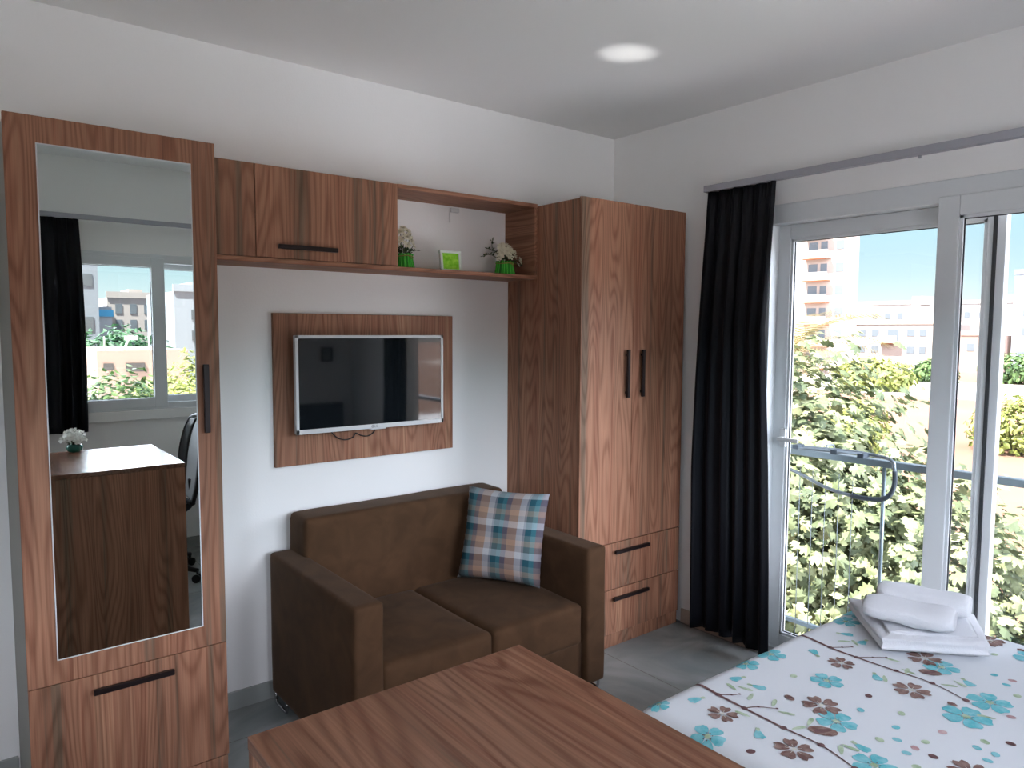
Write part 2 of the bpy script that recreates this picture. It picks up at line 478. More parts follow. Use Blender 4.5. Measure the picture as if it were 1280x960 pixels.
bm = bmesh.new(); bx(bm, XL+.012, -.012, YC, YC+.012, 0, .075)
struct(from_bm('baseboard_front', bm, 'skirt'))
struct(box('baseboard_left', (XL, XL+.012, YC, 0, 0, .075), 'skirt', bev=0))

# sliding balcony door ------------------------------------------------
door = bpy.data.objects.new('door_1', None); COL.objects.link(door); door.location = (0, -1.9, 0); struct(door)
def shifted(bm, off):
    bmesh.ops.translate(bm, vec=off, verts=bm.verts[:]); return bm
doff = (0, 1.9, 0)
bm = bmesh.new()
bx(bm, -.012, .12, WB[0], WB[1], 2.10, WB[2], bev=.003); bx(bm, -.012, .12, -1.052, WB[1], 0.001, 2.10, bev=.003)
bx(bm, -.012, .12, WB[0], -2.668, 0.001, 2.10, bev=.003); bx(bm, 0, .12, -2.668, -1.052, 0.001, .03, bev=.003)
bx(bm, .012, .018, -2.668, -1.052, .03, .045)
from_bm('door_frame', shifted(bm, doff), 'pvc', door)
def sash(name, x0, x1, y0, y1, z0, z1, w, parent, off, glass_inset=.4):
    bm = bmesh.new()
    bx(bm, x0, x1, y1-w, y1, z0, z1, bev=.003); bx(bm, x0, x1, y0, y0+w, z0, z1, bev=.003)
    bx(bm, x0, x1, y0+w, y1-w, z1-w, z1, bev=.003); bx(bm, x0, x1, y0+w, y1-w, z0, z0+w, bev=.003)
    # glazing beads
    bdx = (x0+x1)/2
    for (a, b_) in ((x0+.006, bdx-.004), (bdx+.004, x1-.006)):
        bx(bm, a, b_, y1-w-.012, y1-w, z0+w, z1-w); bx(bm, a, b_, y0+w, y0+w+.012, z0+w, z1-w)
        bx(bm, a, b_, y0+w, y1-w, z1-w-.012, z1-w); bx(bm, a, b_, y0+w, y1-w, z0+w, z0+w+.012)
    s = from_bm('sliding_sash', shifted(bm, off), 'pvc', parent)
    bm = bmesh.new(); g = .0035
    e = .012
    bx(bm, bdx-.003, bdx+.003, y0+w+e, y0+w+e+g, z0+w+e, z1-w-e); bx(bm, bdx-.003, bdx+.003, y1-w-e-g, y1-w-e, z0+w+e, z1-w-e)
    bx(bm, bdx-.003, bdx+.003, y0+w+e, y1-w-e, z1-w-e-g, z1-w-e); bx(bm, bdx-.003, bdx+.003, y0+w+e, y1-w-e, z0+w+e, z0+w+e+g)
    from_bm('gasket', shifted(bm, off), 'gasket', s)
    bm = bmesh.new(); bx(bm, bdx-.002, bdx+.002, y0+w+.002, y1-w-.002, z0+w+.002, z1-w-.002)
    from_bm('glass_pane', shifted(bm, off), 'glass', s)
    return s
s1 = sash('outer', .055, .098, -2.005, -1.047, .035, 2.098, .066, door, doff)
s2 = sash('inner', -.030, .010, -2.70, -1.793, .035, 2.122, .078, door, doff)
# brush strip on the outer leaf's closing stile
bm = bmesh.new(); bx(bm, .046, .055, -1.975, -1.963, .05, 2.09)
from_bm('brush_seal', shifted(bm, doff), 'gasket', s1)
# handle on the left stile
bm = bmesh.new(); bx(bm, .040, .055, -1.125, -1.095, 1.035, 1.125, bev=.004)
bx(bm, .020, .040, -1.119, -1.101, 1.068, 1.086, bev=.003); bx(bm, .012, .026, -1.205, -1.095, 1.066, 1.084, bev=.004)
from_bm('handle', shifted(bm, doff), 'lightplastic', s1)

# window in the wall behind the camera ---------------------------------
win = bpy.data.objects.new('window_1', None); COL.objects.link(win); win.location = (-1.8, YC, 1.03); struct(win)
woff = (1.8, -YC, -1.03)
bm = bmesh.new()
F = .045
bx(bm, WC[0], WC[1], YC-.12, YC+.012, WC[3]-.06, WC[3], bev=.003); bx(bm, WC[0], WC[1], YC-.12, YC+.012, WC[2], WC[2]+F, bev=.003)
bx(bm, WC[0], WC[0]+F, YC-.12, YC+.012, WC[2]+F, WC[3]-.06, bev=.003); bx(bm, WC[1]-F, WC[1], YC-.12, YC+.012, WC[2]+F, WC[3]-.06, bev=.003)
from_bm('window_frame', shifted(bm, woff), 'pvc', win)
def sash_y(x0, x1, y0, y1, z0, z1, wl, wr, wt, wb):
    bm = bmesh.new()
    bx(bm, x0, x0+wl, y0, y1, z0, z1, bev=.003); bx(bm, x1-wr, x1, y0, y1, z0, z1, bev=.003)
    bx(bm, x0+wl, x1-wr, y0, y1, z1-wt, z1, bev=.003); bx(bm, x0+wl, x1-wr, y0, y1, z0, z0+wb, bev=.003)
    s = from_bm('sliding_sash', shifted(bm, woff), 'pvc', win)
    ym = (y0+y1)/2; g = .004
    bm = bmesh.new()
    bx(bm, x0+wl, x0+wl+g, ym-.004, ym+.004, z0+wb, z1-wt); bx(bm, x1-wr-g, x1-wr, ym-.004, ym+.004, z0+wb, z1-wt)
    bx(bm, x0+wl, x1-wr, ym-.004, ym+.004, z1-wt-g, z1-wt); bx(bm, x0+wl, x1-wr, ym-.004, ym+.004, z0+wb, z0+wb+g)
    from_bm('gasket', shifted(bm, woff), 'gasket', s)
    bm = bmesh.new(); bx(bm, x0+wl-.002, x1-wr+.002, ym-.002, ym+.002, z0+wb-.002, z1-wt+.002)
    from_bm('glass_pane', shifted(bm, woff), 'glass', s)
sash_y(-2.46, -1.885, YC-.03, YC+.02, 1.045, 2.085, .07, .085, .066, .066)
sash_y(-1.935, -.89, YC-.085, YC-.04, 1.06, 2.075, .05, .07, .06, .06)
win_added = bpy.data.objects.new('window_added', None); COL.objects.link(win_added); win_added.location = (-3.97, YC, 1); struct(win_added)  # extra unseen window, put in only for its daylight
ow = (3.97, -YC, -1)
bm = bmesh.new(); a0, a1, zb_, zt = W2C
bx(bm, a0, a0+.05, YC-.12, YC+.01, zb_, zt, bev=.003); bx(bm, a1-.05, a1, YC-.12, YC+.01, zb_, zt, bev=.003)
bx(bm, a0+.05, a1-.05, YC-.12, YC+.01, zt-.05, zt, bev=.003); bx(bm, a0+.05, a1-.05, YC-.12, YC+.01, zb_, zb_+.05, bev=.003)
from_bm('window_frame', shifted(bm, ow), 'pvc', win_added)
bm = bmesh.new(); b0, b1 = a0+.052, a1-.052
bx(bm, b0, b0+.06, YC-.07, YC-.02, zb_+.052, zt-.052, bev=.003); bx(bm, b1-.06, b1, YC-.07, YC-.02, zb_+.052, zt-.052, bev=.003)
bx(bm, b0+.06, b1-.06, YC-.07, YC-.02, zt-.112, zt-.052, bev=.003); bx(bm, b0+.06, b1-.06, YC-.07, YC-.02, zb_+.052, zb_+.112, bev=.003)
dl = from_bm('sliding_sash', shifted(bm, ow), 'pvc', win_added)
bm = bmesh.new(); bx(bm, b0+.058, b1-.058, YC-.047, YC-.043, zb_+.11, zt-.11)
from_bm('glass_pane', shifted(bm, ow), 'glass', dl)
bm = bmesh.new(); bx(bm, WC[0]-.02, WC[1]+.02, YC, YC+.03, .962, 1.03, bev=.004)
struct(from_bm('trim_1', bm, 'trimwhite'))

# small hook plate high on the back wall beneath the top board
cab = thing('wall_bracket', 'small white cable clip on the wall under the shelf top board', 'bracket', (-1.15, 0, 2.14))
bm = bmesh.new(); bx(bm, .0, .05, -.018, -.0005, .03, .052, bev=.003)
from_bm('clip', bm, 'tvwhite', cab)
bm = bmesh.new(); tube(bm, [(.0, -.006, .055), (-.002, -.008, .02), (.0, -.006, -.02)], .0028, 6)
from_bm('wire_end', bm, 'lightplastic', cab)

# ------------------------------------------------------------------ built-in furniture
def handle_bar(p0, p1, parent, out=(0, -1, 0), w=.017, d=.024, name='handle'):
    """flat bar handle standing off the front on two posts"""
    a = Vector(p0); b = Vector(p1); ax = (b-a).normalized(); o = Vector(out)
    s = ax.cross(o).normalized()
    bm = bmesh.new()
    def brick(c0, c1, hw, o0, o1):
        vs = []
        for q in (c0, c1):
            for u in (-hw, hw):
                for k in (o0, o1):
                    vs.append(bm.verts.new(q+s*u+o*k))
        idx = [(0, 1, 3, 2), (4, 6, 7, 5), (0, 4, 5, 1), (2, 3, 7, 6), (0, 2, 6, 4), (1, 5, 7, 3)]
        for f in idx: bm.faces.new([vs[i] for i in f])
    brick(a, b, w/2, d-.014, d)
    brick(a+ax*.02, a+ax*.032, w/3, 0, d-.014); brick(b-ax*.032, b-ax*.02, w/3, 0, d-.014)
    bmesh.ops.recalc_face_normals(bm, faces=bm.faces[:])
    bmesh.ops.bevel(bm, geom=bm.edges[:], offset=.0015, segments=1, affect='EDGES')
    return from_bm(name, bm, 'handle', parent)

YW = -.559      # plane of the wardrobe fronts
# mirrored wardrobe (left)
mw = thing('mirror_wardrobe', 'tall narrow walnut wardrobe with a long mirror on its door', 'wardrobe', (-2.703, 0, 0))
ox = 2.703
def L_(a, b): return a+ox, b+ox
bm = bmesh.new()
x0, x1 = -2.980+ox, -2.424+ox
bx(bm, x0, x0+.018, YW+.020, -.001, 0, 2.185); bx(bm, x1-.018, x1, YW+.020, -.001, 0, 2.185)
bx(bm, x0+.018, x1-.018, YW+.020, -.001, 2.167, 2.185); bx(bm, x0+.018, x1-.018, YW+.020, -.001, .13, .148)
bx(bm, x0+.018, x1-.018, -.010, -.001, .148, 2.167); bx(bm, x0+.018, x1-.018, YW+.02, -.01, .535, .55)
from_bm('carcass', bm, 'carc', mw)
box('plinth', (x0+.001, x1-.001, YW+.004, YW+.019, 0, .136), 'wz3', mw)
dr = box('drawer', (-2.984+ox, -2.422+ox, YW, YW+.018, .141, .535), 'wz2', mw, bev=.0012)
handle_bar((-2.820+ox, YW, .487), (-2.592+ox, YW, .487), dr)
dd = box('door', (-2.984+ox, -2.422+ox, YW, YW+.018, .5372, 2.1885), 'wz', mw, bev=.0012)
handle_bar((-2.470+ox, YW, 1.255), (-2.470+ox, YW, 1.478), dd)
bm = bmesh.new(); bx(bm, -2.906+ox, -2.499+ox, YW-.0045, YW-.0005, .612, 2.110, bev=0)
mr = from_bm('mirror', bm, 'mirror', dd)
bm = bmesh.new(); mxa, mxb, mza, mzb = -2.907+ox, -2.498+ox, .611, 2.111
bx(bm, mxa, mxb, YW-.0052, YW, mza-.002, mza+.001); bx(bm, mxa, mxb, YW-.0052, YW, mzb-.001, mzb+.002)
bx(bm, mxa-.002, mxa+.001, YW-.0052, YW, mza-.002, mzb+.002); bx(bm, mxb-.001, mxb+.002, YW-.0052, YW, mza-.002, mzb+.002)
from_bm('mirror_edge', bm, 'mirrimg', dd)

# overhead cabinet
UY = -.2407
uc = thing('wall_cabinet', 'walnut overhead cabinet with flap door beside the mirrored wardrobe', 'cabinet', (-2.0, 0, 1.867))
ox, oz = 2.0, -1.867
x0, x1 = -2.420+ox, -1.573+ox; z0, z1 = 0, 2.217-1.867
bm = bmesh.new()
bx(bm, x0, x0+.018, UY+.02, -.001, z0, z1); bx(bm, x1-.018, x1, UY+.02, -.001, z0, z1)
bx(bm, x0+.018, x1-.018, UY+.02, -.001, z1-.018, z1); bx(bm, x0+.018, x1-.018, UY+.02, -.001, z0, z0+.018); bx(bm, x0+.018, x1-.018, -.008, -.001, z0+.018, z1-.018)
from_bm('carcass', bm, 'wz4', uc)
box('filler_panel', (x0, -2.186+ox, UY, UY+.018, z0+.001, z1), 'wz3', uc)
fd = box('door', (-2.183+ox, x1, UY, UY+.018, z0+.001, z1), 'wz2', uc)
handle_bar((-2.103+ox, UY, 1.912+oz), (-1.858+ox, UY, 1.912+oz), fd)
# open shelf
sh = thing('open_wall_shelf', 'long walnut wall shelf with an open box compartment holding two flower pots', 'shelf', (-1.18, 0, 1.848))
ox, oz = 1.18, -1.848
box('bottom_board', (-2.420+ox, -.785+ox, UY-.001, -.001, 0, .018), 'wx', sh)
box('top_board', (-1.572+ox, -.785+ox, UY-.001, -.001, 2.200+oz, 2.218+oz), 'wx', sh)
box('side_panel', (-.803+ox, -.785+ox, UY-.001, -.001, .0185, 2.1995+oz), 'wy', sh)

# tall double wardrobe (right)
tw = thing('double_wardrobe', 'tall walnut double wardrobe with two drawers in the corner beside the curtain', 'wardrobe', (-.407, 0, 0))
ox = .407
x0, x1 = -.783+ox, -.032+ox
bm = bmesh.new()
bx(bm, x0+.018, x1-.018, YW+.020, -.001, 2.190, 2.208)
bx(bm, x1-.018, x1, YW+.020, -.001, 0, 2.208); bx(bm, x0+.018, x1-.018, -.01, -.001, .07, 2.19); bx(bm, x0+.018, x1-.018, YW+.02, -.01, .07, .088)
bx(bm, x0+.018, x1-.018, YW+.02, -.01, .535, .553)
from_bm('carcass', bm, 'carc', tw)
box('side_panel', (x0, x0+.0178, YW+.020, -.001, 0, 2.208), 'wz4', tw)
box('plinth', (x0+.001, x1-.001, YW+.006, YW+.019, 0, .066), 'wz3', tw)
mid = -.4245+ox
d1 = box('door', (x0-.001, mid-.001, YW, YW+.018, .538, 2.2146), 'wz', tw, bev=.0014)
d2 = box('door', (mid+.001, x1+.001, YW, YW+.018, .538, 2.2146), 'wz2', tw, bev=.0014)
handle_bar((-.4725+ox, YW, 1.262), (-.4725+ox, YW, 1.500), d1)
handle_bar((-.3625+ox, YW, 1.262), (-.3625+ox, YW, 1.500), d2)
r1 = box('drawer', (x0-.001, x1+.001, YW, YW+.018, .300, .534), 'wz3', tw, bev=.0014)
r2 = box('drawer', (x0-.001, x1+.001, YW, YW+.018, .070, .296), 'wz2', tw, bev=.0014)
handle_bar((-.545+ox, YW, .490), (-.292+ox, YW, .490), r1)
handle_bar((-.552+ox, YW, .252), (-.292+ox, YW, .252), r2)

# tv panel, tv
tp = box('wall_panel', (-.4505, .4505, -.018, 0, 0, .6565), 'wz3', None, bev=.0012)
tp.location = (-1.594, -.0005, 1.0048)
tag(tp, 'walnut board fixed to the wall behind the television', 'panel')
tv = thing('television', 'wall-mounted flat television with thin white frame and dark screen', 'television', (-1.609, -.02, 1.147))
W2, HT = .367, .421
bm = bmesh.new(); bx(bm, -W2, W2, -.062, -.040, 0, HT, bev=.003)
from_bm('casing', bm, 'tvwhite', tv)
bm = bmesh.new(); bx(bm, -.24, .24, -.040, -.012, .05, .33, bev=.012, seg=3); bx(bm, -.10, .10, -.012, -.0005, .12, .28)
from_bm('rear_housing', bm, 'tvback', tv)
bm = bmesh.new(); b = .013
for q in ((-W2, W2, HT-b, HT), (-W2, -W2+b, 0, HT), (W2-b, W2, 0, HT), (-W2, W2, 0, .020)):
    bx(bm, q[0], q[1], -.066, -.0615, q[2], q[3], bev=.001)
from_bm('bezel', bm, 'tvwhite', tv)
box('screen', (-W2+b, W2-b, -.0640, -.0622, .020, HT-b), 'screen', tv, bev=0)
bm = bmesh.new(); bx(bm, -.022, .055, -.066, -.050, -.0055, .0, bev=.002)
from_bm('receiver_bar', bm, 'tvwhite', tv)
# maker's mark: a small ring and two letters
bm = bmesh.new()
yl = -.0664
pts = [(-.012+.0052*math.cos(a), yl, .0102+.0052*math.sin(a)) for a in [2*math.pi*k/16 for k in range(17)]]
tube(bm, pts, .0009, 5, caps=False)
def stroke(ps): tube(bm, [(p[0], yl, p[1]) for p in ps], .0008, 5)
stroke([(-.012, .0128), (-.012, .0075), (-.0098, .0075)])
stroke([(-.002, .0150), (-.002, .0058), (.0032, .0058)])
stroke([(.0118, .0140), (.0086, .0152), (.0062, .0128), (.0062, .0078), (.0090, .0056), (.0122, .0068), (.0122, .0100), (.0095, .0100)])
from_bm('logo', bm, 'logo', tv)
bm = bmesh.new()
tube(bm, smoothpath([(-.205, -.02, .03), (-.19, -.018, -.005), (-.16, -.014, -.035), (-.12, -.012, -.048), (-.085, -.012, -.040), (-.07, -.014, -.022), (-.045, -.012, -.034), (-.01, -.012, -.040), (.018, -.014, -.025), (.024, -.02, .0), (.024, -.025, .03)]), .0028, 6)
from_bm('power_cable', bm, 'cable', tv)

# ------------------------------------------------------------------ sofa
so = thing('two_seat_sofa', 'brown suede two-seat sofa under the television', 'sofa', (-1.49, -.44, 0))
sx, sy = 1.49, .44
def sb(name, b, r, mat='suede', parent=so, **k):
    bm = soft_box(b[0]+sx, b[1]+sx, b[2]+sy, b[3]+sy, b[4], b[5], r, **k)
    return from_bm(name, bm, mat, parent, smooth=True)
sb('base_frame', (-1.974, -1.001, -.818, -.06, .055, .250), .012, n=10)
sb('backrest', (-1.999, -.965, -.215, -.030, .10, .815), .028, n=18, wob=.003)
sb('armrest', (-2.090, -1.975, -.845, -.045, .050, .655), .016, n=18, wob=.0015)
sb('armrest', (-1.000, -.885, -.845, -.045, .050, .655), .016, n=18, wob=.0015, seed=5)
sb('seat_cushion', (-1.973, -1.490, -.826, -.200, .232, .415), .026, n=18, puff=.010, wob=.004)
sb('seat_cushion', (-1.486, -1.002, -.826, -.200, .232, .415), .026, n=18, puff=.010, wob=.004, seed=9)
for fx in (-2.078, -.897):
    for fy in (-.14, -.765):
        bm = bmesh.new()
        tube(bm, smoothpath([(fx+sx, fy-.05+sy, .05), (fx+sx, fy-.045+sy, .010), (fx+sx, fy-.02+sy, .006), (fx+sx, fy+.05+sy, .006), (fx+sx, fy+.075+sy, .010), (fx+sx, fy+.08+sy, .05)], 3), .006, 8)
        from_bm('foot', bm, 'chrome', so)
# plaid cushion: leaning in the right corner
BLc, BRc = Vector((-1.296, -.285, .446)), Vector((-1.077, -.620, .440))
TLc, TRc = Vector((-1.195, -.238, .856)), Vector((-.988, -.580, .850))
def cushion():
    n = 26; vs = []; fs = []; uv = []
    cen = (BLc+BRc+TLc+TRc)/4
    nrm = (BRc-BLc).cross(TLc-BLc).normalized()
    if nrm.dot(Cpos-cen) < 0: nrm = -nrm
    for side in (1, -1):
        for i in range(n+1):
            for j in range(n+1):
                u, v = i/n, j/n
                U, V = 2*u-1, 2*v-1
                # edges drawn in between the corners
                pu = .5+(u-.5)*(1-.055*(1-V*V)); pv = .5+(v-.5)*(1-.055*(1-U*U))
                p = BLc.lerp(BRc, pu).lerp(TLc.lerp(TRc, pu), pv)
                t = .075*((1-U**4)*(1-V**4))**.55
                w = .004*math.sin(V*9+U*3)*(1-U*U)*(1-V*V)
                ruff = .0035*math.sin((U+V)*34)*(1 if max(abs(U), abs(V)) > .93 else 0)
                vs.append(p-cen+nrm*(side*t+w+ruff)); uv.append((u, v))
    m_ = (n+1)*(n+1)
    for s in (0, 1):
        for i in range(n):
            for j in range(n):
                a = s*m_+i*(n+1)+j; q = (a, a+n+1, a+n+2, a+1)
                fs.append(q if s == 0 else q[::-1])
    return vs, fs, uv, cen
vs, fs, uv, cen = cushion()
cu = from_data('throw_cushion', vs, fs, 'plaid', None, True, uvs=uv)
cu.location = cen
bmx = bmesh.new(); bmx.from_mesh(cu.data); bmesh.ops.remove_doubles(bmx, verts=bmx.verts[:], dist=1e-5)
bmesh.ops.recalc_face_normals(bmx, faces=bmx.faces[:]); bmx.to_mesh(cu.data); bmx.free()
tag(cu, 'turquoise, tan and white plaid cushion leaning in the sofa corner', 'cushion')

# ------------------------------------------------------------------ counter in the foreground
DX0, DX1, DY0, DY1, DZ = -2.780, -2.215, -2.603, -1.881, .934
ct = thing('counter_cabinet', 'waist-high walnut counter cabinet in the foreground beside the bed', 'cabinet', ((DX0+DX1)/2, (DY0+DY1)/2, 0))
ox, oy = -(DX0+DX1)/2, -(DY0+DY1)/2
bm = bmesh.new(); bx(bm, DX0+ox, DX1+ox, DY0+oy, DY1+oy, DZ-.022, DZ, bev=.0015)
from_bm('top', bm, 'wtop', ct)
box('back_panel', (DX0+ox+.001, DX1+ox-.001, DY1+oy-.019, DY1+oy-.001, 0, DZ-.0225), 'wz3', ct)
box('side_panel', (DX0+ox+.001, DX0+ox+.019, DY0+oy+.001, DY1+oy-.0195, 0, DZ-.0225), 'wz4', ct)
box('side_panel', (DX1+ox-.019, DX1+ox-.001, DY0+oy+.001, DY1+oy-.0195, 0, DZ-.0225), 'wz4', ct)
for k, (a, b_) in enumerate(((DX0+ox+.021, -.001), (.001, DX1+ox-.021))):
    dq = box('door', (a, b_, DY0+oy+.001, DY0+oy+.019, .08, DZ-.026), 'wz', ct)
    hx = -.03 if k == 0 else .03
    handle_bar((hx, DY0+oy, .62), (hx, DY0+oy, .80), dq, out=(0, -1, 0))
box('plinth', (DX0+ox+.02, DX1+ox-.02, DY0+oy+.03, DY0+oy+.045, 0, .078), 'wz4', ct)
box('shelf', (DX0+ox+.02, DX1+ox-.02, DY0+oy+.05, DY1+oy-.02, .45, .468), 'carc', ct)

# ------------------------------------------------------------------ bed
BX0, BX1, BY0, BY1, BZ = -1.59, -.165, -3.60, -1.648, .50
bed = thing('bed', 'low bed with white sheet of turquoise and brown flowers by the balcony door', 'bed', ((BX0+BX1)/2, (BY0+BY1)/2, 0))
ox, oy = -(BX0+BX1)/2, -(BY0+BY1)/2
bm = bmesh.new(); bx(bm, BX0+ox+.03, BX1+ox-.03, BY0+oy+.02, BY1+oy-.03, .08, .28, bev=.01)
from_bm('bed_base', bm, 'bedbase', bed)
for px in (BX0+.10, BX1-.10):
    for py in (BY0+.12, BY1-.13):
        bm = bmesh.new(); tube(bm, [(px+ox, py+oy, 0), (px+ox, py+oy, .08)], .025, 12)
        from_bm('leg', bm, 'black', bed)
from_bm('mattress', soft_box(BX0+ox+.012, BX1+ox-.012, BY0+oy+.012, BY1+oy-.012, .281, BZ-.008, .045, n=12), 'sheet', bed, True)
bm = bmesh.new(); bx(bm, BX0+ox-.02, BX1+ox+.06, BY0+oy-.045, BY0+oy-.002, .05, .90, bev=.015, seg=3)
from_bm('headboard', bm, 'headb', bed)
RR = .055
def drape1(a, a0, a1):
    """unrolled cloth coordinate -> position, drop"""
    lim0, lim1 = a0+RR, a1-RR
    arc = RR*math.pi/2
    if a < lim0:
        s = lim0-a
        if s < arc: t = s/RR; return lim0-RR*math.sin(t), RR*(1-math.cos(t))
        return a0, RR+(s-arc)
    if a > lim1:
        s = a-lim1
        if s < arc: t = s/RR; return lim1+RR*math.sin(t), RR*(1-math.cos(t))
        return a1, RR+(s-arc)
    return a, 0
def sheet_pt(a, b, off=0.0):
    x, dxz = drape1(a, BX0, BX1); y, dyz = drape1(b, BY0, BY1)
    z = BZ-(dxz**3+dyz**3)**(1/3)
    w = .0028*noise.noise(Vector((a*2.2, b*5, 0)))+.0045*noise.noise(Vector((a*9, b*2.5, 3)))*(1 if z < BZ-.01 else .35)
    z += w+off
    if dxz > RR*.9: x += (-1 if x < 0-.8 else 1)*(off+.006*math.sin(b*21)*min(1, (dxz-RR*.9)*6))
    if dyz > RR*.9: y += (1 if b > -2 else 0)*(off+.006*math.sin(a*19)*min(1, (dyz-RR*.9)*6))
    return Vector((x+ox, y+oy, z))
va, vb = BX0-.26, BX1+.26; wa, wb = BY0+.03, BY1+.24
na, nb = 96, 110
vs = []; fs = []; mi = []
for i in range(na+1):
    for j in range(nb+1):
        vs.append(sheet_pt(va+(vb-va)*i/na, wa+(wb-wa)*j/nb))
for i in range(na):
    for j in range(nb):
        a = i*(nb+1)+j; fs.append((a, a+nb+1, a+nb+2, a+1)); mi.append(0)
def poly(pts, m_, off=.0014):
    """one printed patch: triangle fan with sub-rings so that it follows the cloth"""
    c = (sum(p[0] for p in pts)/len(pts), sum(p[1] for p in pts)/len(pts))
    base = len(vs); n = len(pts)
    vs.append(sheet_pt(c[0], c[1], off))
    for k in (.5, 1):
        for p in pts: vs.append(sheet_pt(c[0]+(p[0]-c[0])*k, c[1]+(p[1]-c[1])*k, off))
    for i in range(n):
        j = (i+1) % n
        fs.append((base, base+1+i, base+1+j)); mi.append(m_)
        fs.append((base+1+i, base+1+n+i, base+1+n+j, base+1+j)); mi.append(m_)
def petal(cx, cy, ang, r0, r1, w, m_, off=.0014, notch=.1):
    pts = []
    for k in range(12):
        t = 2*math.pi*k/12
        u = (r0+r1)/2+(r1-r0)/2*math.cos(t); v = w/2*math.sin(t)*(1+.35*math.cos(t))
        if k == 0: u -= notch*(r1-r0)
        pts.append((cx+u*math.cos(ang)-v*math.sin(ang), cy+u*math.sin(ang)+v*math.cos(ang)))
    poly(pts, m_, off)
def disc(cx, cy, r, m_, off=.0014, k=1.0, ang=0):
    pts = [(cx+r*math.cos(t)*math.cos(ang)-r*k*math.sin(t)*math.sin(ang), cy+r*math.cos(t)*math.sin(ang)+r*k*math.sin(t)*math.cos(ang)) for t in [2*math.pi*i/12 for i in range(12)]]
    poly(pts, m_, off)
def strip(pts, w0, w1, m_, off=.0018):
    P = smoothpath([(p[0], p[1], 0) for p in pts], 6)
    for i in range(len(P)-1):
        t = (P[i+1]-P[i]).normalized(); nn = Vector((-t.y, t.x, 0))
        wi = w0+(w1-w0)*i/len(P); wj = w0+(w1-w0)*(i+1)/len(P)
        b0 = len(vs)
        for q, w_ in ((P[i], wi), (P[i+1], wj)):
            for s in (-1, 1): vs.append(sheet_pt(q.x+nn.x*s*w_/2, q.y+nn.y*s*w_/2, off))
        fs.append((b0, b0+1, b0+3, b0+2)); mi.append(m_)
TF = [(-.977, -1.706, 1), (-1.105, -1.695, .9), (-1.006, -1.92, 1), (-1.556, -1.879, 1), (-1.213, -2.059, 1.1), (-.754, -2.285, 1.2), (-.897, -2.274, 1.3), (-.618, -2.1, 1.1), (-.5, -1.722, 1), (-1.338, -2.223, 1.1), (-1.535, -1.690, .7)]
TB = [(-1.217, -1.739), (-1.213, -1.81), (-1.426, -1.741), (-1.442, -1.962), (-.847, -1.791), (-.856, -2.003), (-.617, -1.782), (-.634, -1.852), (-1.283, -2.164), (-.671, -2.198)]
BF = [(-1.431, -1.838, .9), (-1.434, -2.061, 1.05), (-1.165, -1.989, 1.1), (-.851, -1.886, .85), (-.859, -2.11, 1.1), (-.594, -2.038, 1.1), (-.26, -2.125, .9)]
BB = [(-1.289, -2.061, 1.5), (-.688, -2.095, 1.3), (-1.197, -1.907, .7), (-.852, -2.221, .6)]
PA = [[(-1.335, -1.640), (-1.351, -1.764), (-1.355, -1.858), (-1.361, -1.986), (-1.358, -2.093), (-1.389, -2.2)], [(-1.344, -1.77), (-1.32, -1.79), (-1.296, -1.802)], [(-1.355, -1.858), (-1.316, -1.879), (-1.282, -1.918)], [(-.735, -1.640), (-.77, -1.805), (-.769, -1.897), (-.763, -2.021), (-.76, -2.129), (-.795, -2.237)], [(-.769, -1.897), (-.725, -1.93), (-.689, -1.958)], [(-.77, -1.805), (-.735, -1.83), (-.705, -1.849)]]
DT = [(-1.532, -1.997, 0), (-.997, -2.046, 0), (-1.021, -2.151, 2), (-1.097, -2.071, 1), (-1.11, -2.175, 1), (-1.208, -2.176, 2), (-1.172, -2.205, 1), (-1.176, -2.253, 3), (-1.179, -2.299, 0), (-1.044, -2.352, 1), (-.997, -2.355, 2), (-.954, -2.401, 0), (-1.087, -2.392, 1), (-1.261, -2.291, 2), (-.546, -2.279, 3), (-.645, -2.322, 2), (-.374, -2.173, 2), (-1.06, -1.839, 2), (-1.216, -2.249, 1), (-1.04, -2.394, 1), (-1.034, -2.265, 3), (-1.123, -2.257, 2), (-.546, -2.229, 1), (-.593, -2.278, 1), (-.794, -2.353, 3)]
LV = [(-1.277, -1.761), (-1.252, -1.792), (-1.281, -1.83), (-1.385, -1.873), (-1.259, -1.894), (-1.283, -1.948), (-1.327, -2.012), (-1.337, -2.137), (-1.308, -2.147), (-.681, -1.809), (-.663, -1.839), (-.69, -1.981), (-.737, -2.049), (-.735, -2.168), (-.737, -2.044), (-.845, -2.024), (-1.272, -2.014), (-.697, -2.185), (-.851, -2.309)]
